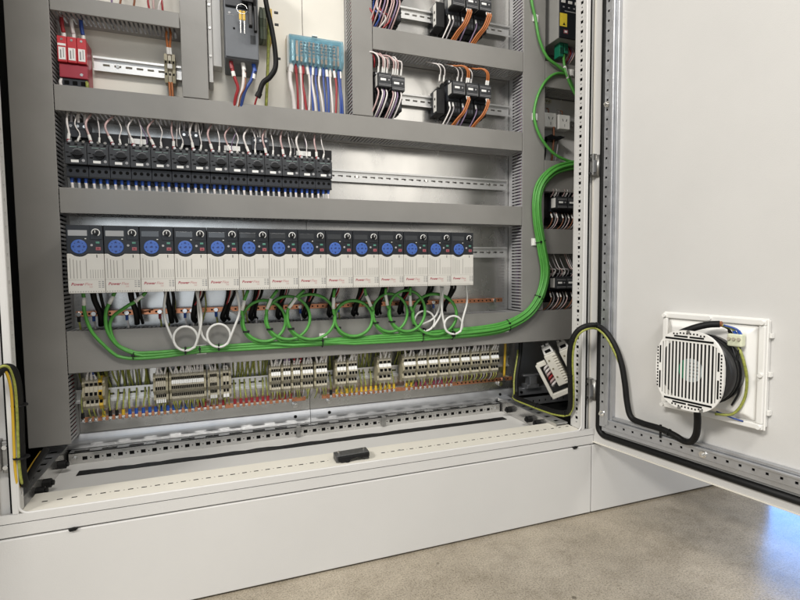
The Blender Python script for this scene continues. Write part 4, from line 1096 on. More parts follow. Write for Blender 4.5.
MB().box(1.335, 1.385, 0.020, 0.060, 0.2622, 0.2760).box(1.345, 1.375, 0.020, 0.050, 0.2762, 0.3050).box(1.325, 1.40, 0.030, 0.045, 0.3052, 0.3120).build('clamp', galvd, t, bevel=0.002)
MB().cyl((1.318, 0.035, 0.249), (1.318, 0.030, 0.249), 0.005, 8).build('bolt', dark, t)
hl = [(1.30+0.026*k, 1.306+0.026*k, 0.214, 0.222) for k in range(14)]
MB().perf(lambda a, b, t_: (a, 0.012+t_, b), 1.262, 1.75, 0.2060, 0.2330, hl, 0.002).build('perforated_strip', galvd, t)
MB().box(1.262, 1.75, 0.016, 0.034, 0.2000, 0.2300).build('strip_cavity', dark, t)

# ================================================================== TERMINAL BLOCKS on the bottom rail
ZR = 0.378
prof_a = [(-0.0205, -0.026), (-0.046, -0.030), (-0.056, -0.018), (-0.050, -0.004), (-0.062, 0.008), (-0.060, 0.020), (-0.052, 0.030), (-0.058, 0.042), (-0.050, 0.056), (-0.0205, 0.050)]
def term_group(u0, u1, n, label, style, tops, y=-0.056):
    xa, xb = P(u0, 385 - 0.075*(u0-80), y).x, P(u1, 385 - 0.075*(u1-80), y).x
    t = thing('terminal_block', label, 'terminal', ((xa+xb)/2, -0.02, ZR-0.026), 'beige terminal groups')
    eb = 0.0055
    for xx in ((xa, xb-eb) if style != 'c' else (xa,)):
        MB().prism([(a*1.03-0.001, ZR+b*0.94) for a, b in prof_a], 'x', xx, xx+eb).build('end_bracket', beige_d, t, bevel=0.0005)
    p = (xb-eb-xa-eb)/n if style != 'c' else (xb-xa-eb)/n
    for k in range(n):
        x0 = xa+eb+p*k
        sl = MB().prism([(a, ZR+b) for a, b in prof_a], 'x', x0+0.0002, x0+p-0.0002).build('terminal_slice', yellow if (style == 'g' and k == n-1) else beige, t, bevel=0.0004, seg=1)
        xm, w_ = x0+p/2, p*0.32
        MB().box(xm-w_, xm+w_, -0.0632, -0.0600, ZR+0.0095, ZR+0.0175).box(xm-w_, xm+w_, -0.0545, -0.0500, ZR-0.0115, ZR-0.0045).box(xm-w_, xm+w_, -0.0575, -0.0540, ZR+0.0335, ZR+0.0400).build('wire_mouth', dark, sl)
        MB().prism([(-0.0535, ZR+0.0235), (-0.0590, ZR+0.0220), (-0.0560, ZR+0.0310), (-0.0515, ZR+0.0320)], 'x', x0+0.0004, x0+p-0.0004).build('marker', white_l if style in 'bc' else beige, sl)
        if style == 'a': MB().box(x0+0.0006, x0+p-0.0006, -0.0575, -0.0555, ZR-0.0255, ZR-0.0165).build('marker', white_l, sl)
        j = random.uniform(-0.006, 0.006)
        wire([(xm, -0.048, ZR-0.024), (xm+j*0.5, -0.0500+j*0.5, ZR-0.036), (xm+j, -0.036, ZR-0.052), (xm+j*1.3, -0.020, ZR-0.062)], 0.0016, gy_w if (k+int(u0)) % 3 else w_grey, t, k=3)
        m = tops[k % len(tops)]
        j = random.uniform(-0.005, 0.005)
        wire([(xm, -0.053, ZR+0.048), (xm+j, -0.064, ZR+0.064), (xm+j*2, -0.062, ZR+0.090)], min(0.0026, p*0.42), m, t, k=3)
        MB().cyl((xm, -0.055, ZR+0.050), (xm+j*0.8, -0.0635, ZR+0.0625), min(0.0030, p*0.46), 6).build('marker_sleeve', white_p if m is not gy_w else gy_w, t)
    return t
GY, WW = [gy_w], [w_white, w_white, w_grey]
groups = [
 (82, 105, 4, 'group of plain beige terminals with one yellow slice, beside the widest duct', 'g', [w_white, w_white, w_blue, gy_w]),
 (153, 168, 5, 'short beige terminal group with white wires past the bare slotted rail', 'a', WW),
 (169, 206, 17, 'longest beige terminal group with a continuous white marker strip', 'b', WW),
 (207.5, 219, 5, 'short beige terminal group directly after the longest group', 'a', WW),
 (220.5, 231, 2, 'pair of beige terminals at the end of the dense terminals', 'a', [w_grey, blackr]),
 (269, 280.5, 4, 'first narrow terminal group after the bare middle stretch of rail', 'c', WW),
 (281, 290.5, 3, 'second narrow terminal group after the bare middle stretch of rail', 'c', [w_violet, w_white]),
 (291, 300, 3, 'narrow terminal group with red wires at its top', 'c', [w_red, w_white, w_red]),
 (300.5, 313, 4, 'terminal group just before the seam between the mounting plates', 'c', WW),
 (314, 327, 4, 'terminal group just past the seam between the mounting plates', 'c', WW),
 (335, 346, 3, 'terminal group above the first yellow ferrules', 'c', WW),
 (346.5, 357, 3, 'second terminal group above the yellow ferrules', 'c', WW),
 (377, 391, 3, 'isolated terminal group above the last yellow ferrules', 'c', WW)]
for a in groups: term_group(*a)
e = [402, 416, 427, 438, 449, 459.5, 470, 479.5, 489.5, 499]
for k in range(9):
    term_group(e[k], e[k+1]-0.4, 3, '%s terminal group of the closing row of nine, counting from the isolated group' % ORD[k] if k not in (0, 8) else ('terminal group opening the closing row of nine, beside the isolated group' if k == 0 else 'terminal group closing the row, beside the bare end of the rail'), 'c', [w_white, w_white, w_grey])

# ================================================================== EARTH BARS with clamps
def earth_bar(x0, x1, label, specs):
    t = thing('earth_busbar', label, 'busbar', ((x0+x1)/2, -0.02, 0.321), 'copper earth bars below the terminals')
    MB().box(x0, x1, -0.034, -0.029, 0.3150, 0.3270).build('bar', copper, t, bevel=0.0006)
    for xx in (x0+0.012, (x0+x1)/2, x1-0.012):
        MB().box(xx-0.006, xx+0.006, -0.0288, -0.0004, 0.3155, 0.3265).build('bar_support', beige_d, t)
    for (x, fm_, wm) in specs:
        MB().box(x-0.0042, x+0.0042, -0.0400, -0.0342, 0.3140, 0.3265).build('clamp', steel, t, bevel=0.0012, seg=1)
        MB().cyl((x, -0.0400, 0.3190), (x, -0.0425, 0.3180), 0.0030, 8).build('clamp_screw', galvd, t)
        if fm_ is None: continue
        MB().cyl((x, -0.0370, 0.3262), (x, -0.0365, 0.3400), 0.0044, 8, 0.0038).build('ferrule', fm_, t)
        j = random.uniform(-0.004, 0.004)
        wire([(x, -0.0365, 0.3390), (x+j*0.4, -0.0345, 0.3520), (x+j, -0.0250, 0.3700), (x+j, -0.0100, 0.4000), (x+j*2, -0.0150, 0.430), (x+j, -0.030, 0.455)], 0.0021, wm, t, k=3)
    return t
sp = []
lx = lambda u, v=400: P(u, v, -0.037).x
U = [83, 90, 96, 104, 110.5, 117, 123.5, 130, 136.5, 143.5, 150, 156, 162, 168, 174, 180, 186.5, 193, 199, 205, 211, 217, 223.5, 235, 241, 246.5, 252, 257.5, 263, 268, 274, 280, 285, 290.5]
for k, u in enumerate(U):
    f = None if u in (90, 96) else yellow if u in (104, 123.5) else blackr if u in (83, 110.5, 117) else fer_b if u < 194 else fer_r
    sp.append((lx(u, 420-0.1*(u-80)), f, gy_w))
earth_bar(-0.022, 0.538, 'copper earth bar with blue and red wire ferrules below the terminals', sp)
sp = []
U = [331, 337, 342, 347, 352, 356.5, 361.5, 366, 371, 376, 380.5, 385, 389.5, 394, 406.5, 411.5, 416, 420.5, 425, 429.5, 434, 438, 442, 446.5, 451]
for k, u in enumerate(U):
    f = blackr if u == 331 else yellow if u < 413 else fer_p
    sp.append((lx(u, 396-0.1*(u-330)), f, gy_w if u < 413 else w_grey))
b2 = earth_bar(0.586, 1.236, 'copper earth bar with yellow and maroon wire ferrules below the terminals', sp)
hs = MB()
x = 1.03
while x < 1.225:
    hs.cyl((x, -0.0339, 0.321), (x, -0.0345, 0.321), 0.0028, 8); x += 0.0145
hs.build('bar_holes', dark, b2)['kind'] = 'stuff'
MB().cyl((1.200, -0.034, 0.321), (1.200, -0.040, 0.321), 0.0062, 8).build('clamp_screw', steel, b2)
MB().cyl((1.205, -0.0005, 0.2990), (1.205, -0.012, 0.2990), 0.0085, 10).build('plate_bolt', steel, cab, bevel=0.001)
MB().cyl((1.205, -0.0070, 0.262), (1.205, -0.0088, 0.262), 0.005, 8).build('bolt_hole', dark, cab)
# background earth wires dropping from the tall duct behind the bare stretches of rail
n = 0
for (u0, u1, cnt, place_) in ((106, 150, 6, 'the bare slotted rail, counting from the widest duct'), (234, 266, 7, 'the bare middle rail, counting from the dense terminals'), (328, 334, 1, 'the gap past the plate seam'), (359, 375, 4, 'the gap before the isolated terminals, counting towards them'), (393, 400, 2, 'the gap after the isolated terminals, counting away from them')):
    for k in range(cnt):
        u = u0+(u1-u0)*(k+0.5)/cnt
        x = P(u, 370-0.06*(u-100), -0.015).x
        j = random.uniform(-0.012, 0.012)
        tag(MB().tube(spline([(x+j, -0.035, 0.460), (x+j*0.6, -0.022, 0.425), (x, -0.0085, 0.395), (x, -0.0080, 0.360)], 5), 0.0024, 6).build('earth_wire', gy_w, smooth=True), ('yellow green earth wire dropping behind %s' % place_) if cnt == 1 else '%s earth wire behind %s' % (ORD[k], place_), 'wire', 'earth wires behind the bottom rail')
t = tag(MB().tube(spline([P(505.5, 340, -0.03), P(505, 352, -0.034), P(504.5, 363, -0.030), P(504, 376, -0.028)], 5), 0.0042, 8).build('earth_wire', yellow, smooth=True), 'short yellow wire at the bare end of the bottom rail', 'wire')

# ================================================================== NETWORK CABLES
YC = -0.0955
RC = 0.0041
cl = [P(u, v, YC) for u, v in ((108, 350), (130, 355.5), (165, 354), (200, 349.5), (250, 346.5), (322, 342), (400, 337.5), (440, 334.5), (485, 330.5), (508, 325), (528, 313), (540, 295), (545, 272), (541.5, 248), (537, 222), (536.5, 200), (541, 184), (552, 172), (566, 166.5), (585, 164))]
for k, q in enumerate(cl):
    if k >= 17: q.y = YC
CLS = spline(cl, 8)
def nearest(u):
    """index on the trunk line closest to the photograph's column u (left, rising part)"""
    x = P(u, 345, YC).x
    return min(range(len(CLS)*3//5), key=lambda i: abs(CLS[i].x-x))
def trunk(i0, a, b):
    out = []
    for i in range(i0, len(CLS), 2):
        tn = (CLS[min(i+1, len(CLS)-1)]-CLS[max(i-1, 0)]).normalized()
        nn = Vector((-tn.z, 0, tn.x))
        w_ = 0.92 + 0.10*math.sin(i*0.21 + a*900)
        out.append(CLS[i] + nn*a*w_ + Vector((0, b*(1.04-0.08*math.sin(i*0.13 + b*700)), 0)))
    return out
offs = [(-0.0070, -0.0010), (0.0000, -0.0010), (0.0068, -0.0010), (-0.0035, -0.0068), (0.0035, -0.0068), (-0.0105, -0.0068), (0.0105, -0.0066), (-0.0140, -0.0012), (0.0138, -0.0012), (0.0005, -0.0124)]
def ell(cu, cv, ru, rv, a0, a1, n, y0, y1):
    out = []
    for k in range(n+1):
        a = R(a0+(a1-a0)*k/n)
        out.append(P(cu+ru*math.cos(a), cv-rv*math.sin(a), y0+(y1-y0)*k/n))
    return out
def cable(label, pts, m, r=RC, sl=None, ties=(), mounts=(), group=None):
    p0 = pts[0]
    t = thing('network_cable', label, 'cable', tuple(p0), group)
    MB().tube(pts, r, 8).build('sheath', m, t, smooth=True)
    if sl: MB().cyl(sl[0], sl[1], r+0.0007, 8).build('marker_sleeve', white_p, t, smooth=True)
    return t
def drv(k, dx, y=-0.135): return Vector((X0+0.072*k+dx, y, ZD+0.004))
gl = []
# three plain green leads from the first drives
leads = [
 ('first', [(84, 300), (84.5, 312), (92, 332), (108, 349)], (83, 292), 0),
 ('second', [(111, 300), (106, 312), (107, 330), (117, 345), (132, 353)], (115, 292), 1),
 ('third', [(139, 299), (126, 307), (112, 318), (110.5, 331), (118, 345), (134, 352)], (146, 292), 2)]
for nm, px, st, o in leads:
    ys = [-0.128, -0.120, -0.108, -0.100, -0.098, -0.0965]
    pts = [P(*st, -0.132)] + [P(u, v, ys[i]) for i, (u, v) in enumerate(px)]
    i0 = nearest(px[-1][0]+10)
    pts = spline(pts + trunk(i0, *offs[o])[:1], 6) + spline(trunk(i0, *offs[o]), 2)
    gl.append(cable('green network cable hanging from the %s drive beside the widest duct' % nm, pts, green_c, sl=(pts[3], pts[8]) if o else (pts[4], pts[9]), group='green network cables'))
# looped green leads
loops = [
 ('sixth', (248, 290), [(243.5, 303), (242, 312)], (264, 321, 21, 20), 290, 3, 1),
 ('seventh', (277.5, 290), [(269.5, 301), (266.5, 311)], (288, 318, 21.5, 21), 318, 4, 1),
 ('eighth', (304.5, 290), [(294, 300), (288, 310)], (311, 317, 23.5, 22), 345, 5, 1),
 ('ninth', (334.5, 289), [(333.5, 300), (333.5, 311)], (353.5, 318.5, 18.5, 17.5), 385, 6, 2),
 ('tenth', (364.5, 288), [(367, 298), (372, 308)], (390, 313, 16.8, 18.5), 420, 7, 1),
 ('eleventh', (386, 288), [(385.5, 297), (388, 307)], (407, 311, 17.5, 20), 432, 8, 1),
 ('twelfth', (410.5, 287), [(410, 298), (411, 308)], (434.5, 314.5, 21.5, 20), 465, 9, 2)]
for nm, st, px, (cu, cv, ru, rv), join, o, turns in loops:
    y0 = -0.104 - 0.0035*(o % 3)
    start = [P(*st, -0.132)] + [P(u, v, -0.124+0.006*i) for i, (u, v) in enumerate(px)]
    circ = []
    for k in range(28*turns+1):
        a = R(172 + 360*k/28)
        f = 1 + 0.045*(k/(28*turns))
        circ.append(P(cu+ru*f*math.cos(a), cv-rv*f*math.sin(a), y0-0.004-0.004*(turns-1)+0.008*turns*k/(28*turns)*0.8))
    tail = ell(cu, cv, ru*1.05, rv*1.12, 172, 262, 7, y0+0.003, y0+0.006)[1:]
    i0 = nearest(join+8)
    tr = trunk(i0, *offs[o])
    pts = spline(start + circ[:-1] + tail + tr[:1], 4) + spline(tr, 2)
    c = cable('green network cable coiled in a loop below the %s drive' % nm, pts, green_c, sl=(pts[3], pts[7]), group='green network cables')
    q = P(cu+ru*math.cos(R(212)), cv-rv*math.sin(R(212)), y0-0.002)
    MB().box(q.x-0.0085, q.x+0.0080, q.y-0.007, q.y+0.008, q.z-0.0022, q.z+0.0022).build('cable_tie', black, c)
    gl.append(c)
# white patch cables
def patch(lab, a, b, mid_a, mid_b, cu, cv, r, y0=-0.108):
    pts = spline([P(*a, -0.132)] + [P(u, v, y0-0.006+0.003*i) for i, (u, v) in enumerate(mid_a)] + ell(cu, cv, r, r, 215, 215+360+110, 30, y0, y0-0.007) + [P(u, v, y0-0.012) for u, v in mid_b] + [P(*b, -0.134)], 4)
    c = cable(lab, pts, white_c, 0.0031, group='white patch cables')
    q = P(cu, cv+r, y0)
    MB().box(q.x-0.0020, q.x+0.0020, q.y-0.009, q.y+0.009, q.z-0.0090, q.z+0.0085).build('cable_tie', black, c)
patch('white patch cable looped below the gap between fourth and fifth drives', (166, 290), (196, 290), [(164, 310), (167, 326)], [(200.5, 328), (201, 312)], 185.5, 338.5, 12.0)
patch('white patch cable looped below the gap between fifth and sixth drives', (198, 290), (236.5, 290), [(198.5, 312), (202, 335)], [(234, 328), (239.5, 311)], 218.8, 335.5, 11.5)
patch('white patch cable looped behind the largest green coil', (441, 287), (443, 287), [(440, 303), (434, 318)], [(434, 326), (441, 314), (442.5, 300)], 424.5, 321, 10.0, y0=-0.1000)
patch('white patch cable looped below the last drive of the row', (443, 288), (466, 286), [(441.5, 303), (443, 318)], [(463, 318), (467, 302)], 453.5, 325, 9.0, y0=-0.118)
# ties round the trunk and adhesive mounts
def tie(u, v, r, lab):
    i = min(range(len(CLS)), key=lambda i: (CLS[i]-P(u, v, YC)).length)
    tn = (CLS[i+1]-CLS[i-1]).normalized()
    nn = Vector((-tn.z, 0, tn.x))
    c = CLS[i]+Vector((0, -0.003, 0))
    pts = [c + nn*(r*math.cos(a)) + Vector((0, 0.0105*math.sin(a), 0)) for a in [2*math.pi*k/16 for k in range(17)]]
    t = thing('cable_tie', lab, 'cable tie', tuple(c), 'black ties round the green trunk')
    MB().tube(pts, 0.0013, 6).build('strap', black, t, smooth=True)
    q = c - Vector((0, 0.0105, 0)) + nn*(r*0.4)
    MB().box(q.x-0.0030, q.x+0.0030, q.y-0.0030, q.y+0.001, q.z-0.0028, q.z+0.0028).build('tie_head', black, t, bevel=0.0006)
for u, v, r, lab in ((132.5, 355.5, 0.0080, 'black cable tie where the first three green cables join'), (202.5, 349, 0.0085, 'black cable tie on the trunk between the white loops'), (322, 342, 0.014, 'black cable tie on the trunk below the ninth drive'), (422, 336, 0.017, 'black cable tie on the trunk below the twelfth drive'), (451, 333.5, 0.018, 'black cable tie on the trunk below the white loop at the last drives'), (508, 325, 0.019, 'black cable tie on the trunk before it bends upward'), (541, 300, 0.019, 'black cable tie on the trunk where it starts rising'), (537.5, 243, 0.019, 'black cable tie on the rising trunk halfway up the vertical duct')):
    tie(u, v, r, lab)
def mount(u, v, w, h, lab):
    p = P(u, v, -0.0853)
    t = thing('tie_mount', lab, 'tie mount', (p.x, -0.0853, p.z), 'white adhesive tie mounts')
    MB().box(p.x-w/2, p.x+w/2, -0.0880, -0.0853, p.z-h/2, p.z+h/2).build('base', white_p, t, bevel=0.0006)
    MB().box(p.x-w/5, p.x+w/5, -0.0915, -0.0881, p.z-h/2+0.001, p.z+h/2-0.001).build('bridge', white_p, t, bevel=0.0006)
mount(201.5, 349.5, 0.024, 0.024, 'white tie mount on the tall duct between the white loops')
mount(323, 337.5, 0.022, 0.024, 'white tie mount on the tall duct below the ninth drive')
mount(505.5, 327.5, 0.022, 0.030, 'white tie mount on the tall duct where the trunk bends upward')
mount(534, 242, 0.022, 0.024, 'white tie mount behind the rising green trunk')
mount(535.2, 18.5, 0.020, 0.022, 'white tie mount holding the single green cable, higher on the vertical duct')
mount(534.5, 117, 0.020, 0.022, 'white tie mount holding the single green cable, lower on the vertical duct')
mount(571, 73, 0.022, 0.022, 'white tie mount on the short duct below the green plugs')
# single green cables up the vertical duct
pts = spline([P(529, -30, -0.092), P(531.5, 0, -0.092), P(535.5, 19, -0.092), P(539.5, 40, -0.094), P(547, 57, -0.097), P(558, 66, -0.098), P(567, 74, -0.098), P(574, 90, -0.096), P(584, 104, -0.092)], 6)
cable('single green cable curving down the vertical duct towards the green plugs', pts, green_c, 0.0046)
pts = spline([P(564, 50, -0.086), P(564, 62, -0.098), P(567, 76, -0.106), P(574, 92, -0.106), P(584, 108, -0.10)], 6)
cable('green cable with white sleeve dropping from the green plugs', pts, green_c, 0.0042, sl=(pts[8], pts[13]))
pts = spline([P(566, 73.5, -0.092), P(555, 74, -0.092), P(545, 82, -0.092), P(537, 98, -0.092), P(534.2, 117, -0.092), P(540, 136, -0.094), P(552, 152, -0.096), P(566, 160, -0.097), P(584, 164.5, -0.094)], 6)
cable('single green cable bowed across the vertical duct down to the trunk', pts, green_c, 0.0046)

# ================================================================== FAN on the open door
fn = thing('filter_fan', 'white filter fan with black motor drum on the open door', 'fan', door_tf(0.323, 0.0, 0.363))
T = door_tf
MB(T).box(0.2190, 0.4270, 0.0005, 0.0180, 0.3640, 0.5840).build('back_frame', white_p, fn, bevel=0.002)
MB(T).box(0.2150, 0.4310, 0.0181, 0.0215, 0.3600, 0.5880).build('frame_flange', white_p, fn, bevel=0.0015)
fr = MB(T)
a0, a1, b0, b1 = 0.2170, 0.4290, 0.3620, 0.5860
for (s0, s1, z0, z1) in ((a0, a1, b0, b0+0.012), (a0, a1, b1-0.012, b1), (a0, a0+0.012, b0+0.012, b1-0.012), (a1-0.012, a1, b0+0.012, b1-0.012)):
    fr.box(s0, s1, 0.0216, 0.0300, z0, z1)
fr.build('raised_rim', white_p, fn, bevel=0.002)
# shallow pyramid carrying the motor
def frust(s0, s1, z0, z1, o0, s2, s3, z2, z3, o1):
    return MB(T).add([(s0, o0, z0), (s1, o0, z0), (s1, o0, z1), (s0, o0, z1), (s2, o1, z2), (s3, o1, z2), (s3, o1, z3), (s2, o1, z3)],
                     [(0, 1, 2, 3), (4, 7, 6, 5), (0, 4, 5, 1), (1, 5, 6, 2), (2, 6, 7, 3), (3, 7, 4, 0)])
frust(0.2300, 0.4160, 0.3750, 0.5730, 0.0217, 0.2450, 0.4010, 0.3900, 0.5580, 0.0400).build('motor_mount', white_p, fn, bevel=0.003)
CS, CZ = 0.323, 0.474
for (s, z) in ((0.222, 0.580), (0.424, 0.580), (0.424, 0.368), (0.222, 0.368), (0.323, 0.581), (0.424, 0.474)):
    MB(T).cyl((s, 0.030, z), (s, 0.036, z), 0.0045, 8).build('frame_clip', white_p, fn)
for zz in (0.395, 0.474, 0.553):
    MB(T).box(0.4272, 0.4335, 0.001, 0.012, zz-0.0045, zz+0.0045).build('side_catch', white_p, fn)
MB(T).cyl((CS+0.004, 0.0401, CZ), (CS+0.004, 0.0960, CZ), 0.0735, 40).build('motor_drum', mat('fan_black', (0.016, 0.016, 0.017), 0.32, noise=0.1), fn, smooth=True)
MB(T).cyl((CS+0.004, 0.0560, CZ), (CS+0.004, 0.0580, CZ), 0.0755, 40).cyl((CS+0.004, 0.0700, CZ), (CS+0.004, 0.0720, CZ), 0.0752, 40).build('drum_ring', black, fn)
lab_ = MB(T).cyl((CS, 0.0961, CZ), (CS, 0.0989, CZ), 0.0250, 32).build('rotor_label', mat('label_pale_blue', (0.55, 0.62, 0.64), 0.4, noise=0.15, nscale=250), fn)
gpts = [(CS+0.0250*math.cos(R(a)), CZ+0.0250*math.sin(R(a))) for a in range(112, 249, 8)]
MB(T).add([(s, 0.0994, z) for s, z in gpts] + [(s, 0.0990, z) for s, z in gpts], [tuple(range(len(gpts))), tuple(range(2*len(gpts)-1, len(gpts)-1, -1))]).build('label_band', mat('label_green', (0.02, 0.30, 0.16), 0.4), lab_)
s = MB(T)
for k in range(5): s.box(CS-0.002, CS+0.018-0.002*abs(k-2), 0.0990, 0.0993, CZ-0.014+0.007*k, CZ-0.0115+0.007*k)
s.build('label_print', text_g, lab_)
# grille: white rounded face with vertical bars
GO0, GO1 = 0.1040, 0.1085
def rnd(a, ru=0.0705, rv=0.0850, n=2.6):
    c, s_ = math.cos(a), math.sin(a)
    return (CS+ru*math.copysign(abs(c)**(2/n), c), CZ+rv*math.copysign(abs(s_)**(2/n), s_))
N = 48
outer = [rnd(2*math.pi*k/N) for k in range(N)]
hw, hh = 0.0560, 0.0600
inner = []
for k in range(N):
    a = 2*math.pi*k/N
    c, s_ = math.cos(a), math.sin(a)
    sc = min(hw/abs(c) if abs(c) > 1e-6 else 9, hh/abs(s_) if abs(s_) > 1e-6 else 9)
    inner.append((CS+c*sc, CZ+s_*sc))
vs, fs = [], []
for o in (GO0, GO1):
    vs += [(a, o, b) for a, b in outer] + [(a, o, b) for a, b in inner]
for k in range(N):
    q = (k+1) % N
    fs += [(k, q, N+q, N+k), (2*N+k, 3*N+k, 3*N+q, 2*N+q), (k, 2*N+k, 2*N+q, q), (N+k, N+q, 3*N+q, 3*N+k)]
gr = MB(T).add(vs, fs).build('grille_face', white_p, fn)
MB(T).add([(a, o, b) for o in (0.0975, GO0-0.0002) for a, b in [rnd(2*math.pi*k/N, 0.0690, 0.0835) for k in range(N)]], [(k, (k+1) % N, N+(k+1) % N, N+k) for k in range(N)]).build('grille_skirt', white_p, gr, smooth=True)
for k in range(15):
    ss = CS-hw+2*hw*(k+0.5)/15
    MB(T).box(ss-0.0015, ss+0.0015, GO1-0.0022, GO1-0.0004, CZ-hh-0.0004, CZ+hh+0.0004).build('grille_bar', white_p, gr)
s = MB(T)
def hole(a, b, w_, h_): s.box(a-w_, a+w_, GO1+0.0001, GO1+0.0006, b-h_, b+h_)
for sg in (-1, 1):
    hole(CS, CZ+sg*0.0655, 0.0500, 0.0020)
    hole(CS-0.0165, CZ+sg*0.0715, 0.0145, 0.0018); hole(CS+0.0165, CZ+sg*0.0715, 0.0145, 0.0018)
    for k in range(10):
        hole(CS-0.0315+0.0070*k, CZ+sg*(0.0785 if 1 < k < 8 else 0.0762), 0.0015, 0.0017)
    hole(CS+sg*0.0605, CZ+0.028, 0.0016, 0.0190); hole(CS+sg*0.0605, CZ-0.028, 0.0016, 0.0190)
    for k in range(13):
        hole(CS+sg*0.0658, CZ-0.0420+0.0070*k, 0.0014, 0.0019)
s.build('grille_holes', dark, gr)['kind'] = 'stuff'
for a in (90, 262, 290): 
    q = rnd(R(a), 0.0690, 0.0825)
    MB(T).cyl((q[0], GO1, q[1]), (q[0], GO1+0.004, q[1]), 0.0032, 8).build('grille_screw', hinge_m, gr)
# wiring on the fan: terminal strip, leads
MB(T).box(0.374, 0.402, 0.045, 0.062, 0.5300, 0.5560).build('terminal_strip', mat('terminal_cream', (0.66, 0.68, 0.50), 0.45), fn, bevel=0.003)
for k in range(3):
    MB(T).cyl((0.379+0.009*k, 0.062, 0.546), (0.379+0.009*k, 0.066, 0.546), 0.0034, 8).build('terminal_screw', beige, fn)
    wire([T(0.379+0.009*k, 0.055, 0.555), T(0.374+0.008*k, 0.060, 0.566), T(0.360+0.004*k, 0.064, 0.572)], 0.0024, (black, gy_w, w_blue)[k], fn)
    MB(T).cyl((0.379+0.009*k, 0.055, 0.554), (0.376+0.0088*k, 0.058, 0.562), 0.0034, 8).build('ferrule', fer_b if k else blackr, fn)
wire([T(0.380, 0.055, 0.532), T(0.392, 0.060, 0.505), T(0.398, 0.056, 0.470), T(0.394, 0.050, 0.435), T(0.380, 0.046, 0.405)], 0.0024, black, fn)
wire([T(0.396, 0.055, 0.532), T(0.394, 0.060, 0.505), T(0.390, 0.058, 0.475), T(0.382, 0.050, 0.440)], 0.0024, black, fn)
wire([T(0.392, 0.055, 0.532), T(0.404, 0.058, 0.505), T(0.409, 0.052, 0.465), T(0.402, 0.046, 0.420), T(0.384, 0.050, 0.388), T(0.355, 0.060, 0.382)], 0.0030, gy_w, fn, name='earth_wire')
MB().tube(spline([Vector(T(0.362, 0.066, 0.574)), Vector(T(0.345, 0.074, 0.572)), Vector(T(0.325, 0.086, 0.565)), Vector(T(0.300, 0.094, 0.552)), Vector(T(0.285, 0.096, 0.540))], 5), 0.0070, 8).build('supply_sleeve', blackr, fn, smooth=True)
MB(T).cyl((0.362, 0.066, 0.574), (0.366, 0.0655, 0.5745), 0.0058, 8).build('core_sleeve', w_brown, fn)
wire([T(0.350, 0.045, 0.384), T(0.375, 0.042, 0.378), T(0.395, 0.030, 0.372)], 0.0018, w_blue, fn)

# ================================================================== HARNESSES across the hinges
def dpt(u, v, off): return door_px(u, v, off)
hp = [P(521, 338, -0.030), P(519.5, 358, -0.035), P(516.5, 378, -0.045), P(516.5, 394, -0.060)]
hp += [Vector((1.206, -0.100, 0.2745)), Vector((1.208, -0.160, 0.2740)), Vector((1.213, -0.240, 0.2740)), Vector((1.222, -0.295, 0.2760)), Vector((1.228, -0.335, 0.292))]
hp += [P(570.5, 385, -0.378), P(569.5, 362, -0.384), P(571, 345, -0.392), P(576, 333, -0.402), P(585, 326.5, -0.414)]
hp += [dpt(596, 325.5, 0.034), dpt(606, 332, 0.030), dpt(615, 346, 0.026), dpt(621.5, 364, 0.024), dpt(625, 384, 0.024), dpt(627, 402, 0.024), dpt(631, 417, 0.025), dpt(642, 423, 0.026), dpt(660, 428.5, 0.026), dpt(674, 435, 0.026), dpt(684, 441, 0.026), dpt(691, 441.5, 0.032), dpt(696, 435, 0.045), dpt(697.5, 422, 0.060), dpt(697, 408, 0.072)]
hs_ = spline(hp, 5)
t = thing('door_harness', 'black sleeved cable looping from the sill over the hinge to the door fan', 'cable', tuple(hp[4]))
MB().tube(hs_, 0.0074, 10).build('sleeve', blackr, t, smooth=True)
for k in (17, 28, 38, 47, 57, 70, 113):
    if k < len(hs_)-1:
        tn = (hs_[k+1]-hs_[k-1]).normalized()
        MB().cyl(hs_[k]-tn*0.0014, hs_[k]+tn*0.0014, 0.0092, 10).build('cable_tie', black, t)
q = dpt(660.5, 432, 0.022)
MB().cyl(q+Vector((0, 0, -0.014)), q+Vector((0, 0, 0.018)), 0.0028, 8).build('tie_post', black, t)
gp = []
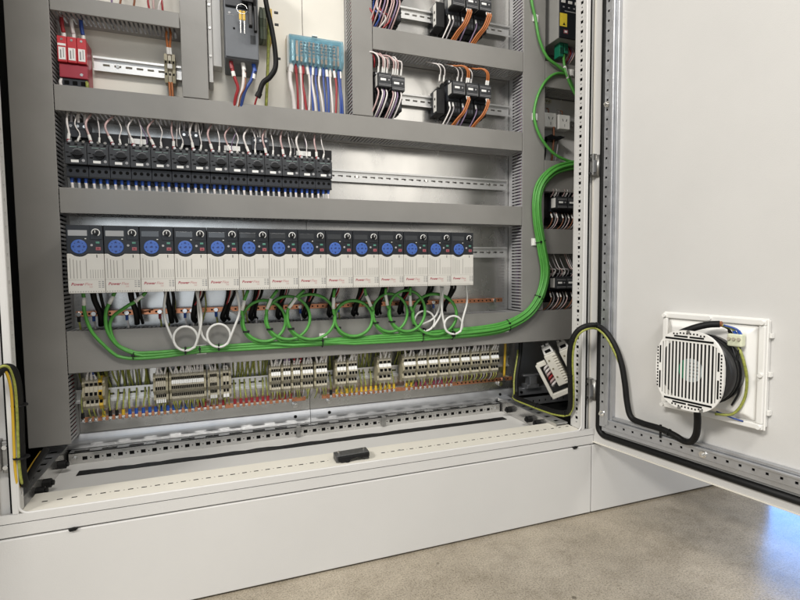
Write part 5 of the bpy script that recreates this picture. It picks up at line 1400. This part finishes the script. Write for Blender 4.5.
for i, p_ in enumerate(hs_[3:92]):
    k = i+3
    tn = (hs_[k+1]-hs_[k-1]).normalized()
    sd = tn.cross(Vector((0, -1, 0.0))) if k < 45 else tn.cross(DN*1.0)
    sd = sd.normalized() if sd.length > 0.05 else Vector((1, 0, 0))
    gp.append((p_, tn, sd))
pts = []
for i, (p_, tn, sd) in enumerate(gp):
    tow = (CAM-p_).normalized()
    perp = tn.cross(tow).normalized()
    f_ = min(1.0, max(0.0, (len(gp)-1-i)/10.0))
    pts.append(p_ + perp*(0.0078*f_-0.002*(1-f_)) + tow*(0.003*f_-0.006*(1-f_)))
ew = tag(MB().tube(pts[::2], 0.0031, 8).build('earth_wire', gy_w, smooth=True), 'yellow green earth wire strapped along the black door harness', 'wire')
# left side harness
lp = [Vector(ldoor_tf(0.40, 0.020, 0.292)), Vector(ldoor_tf(0.26, 0.020, 0.300)), Vector(ldoor_tf(0.155, 0.024, 0.335)), Vector(ldoor_tf(0.105, 0.026, 0.405)), P(-16, 394, -0.410), P(-6, 378, -0.408), P(4, 368, -0.402), P(12.5, 370, -0.394), P(17.5, 386, -0.380), P(19.5, 412, -0.366), P(20.5, 440, -0.362), P(22, 468, -0.360), P(25, 484, -0.352), P(30, 476, -0.300), P(38, 462, -0.22), P(46, 450, -0.14)]
t = thing('door_harness', 'black sleeved cable arching out past the hinge beside the widest duct', 'cable', tuple(lp[11]))
MB().tube(spline(lp, 6), 0.0072, 10).build('sleeve', blackr, t, smooth=True)
for v in (405, 457):
    q = P(19.3 if v < 430 else 21.3, v, -0.364)
    MB().cyl(q-Vector((0, 0, 0.0014)), q+Vector((0, 0, 0.0014)), 0.0135, 10).build('cable_tie', black, t)
for k, (m, dx, nm) in enumerate(((yellow, -0.0075, 'yellow'), (gy_w, -0.001, 'yellow green'))):
    q = [p_ + Vector((dx, -0.0085, 0.004*k)) for p_ in lp]
    tag(MB().tube(spline(q, 6), 0.0024, 8).build('earth_wire', m, smooth=True), '%s wire strapped to the black harness beside the widest duct' % nm, 'wire')
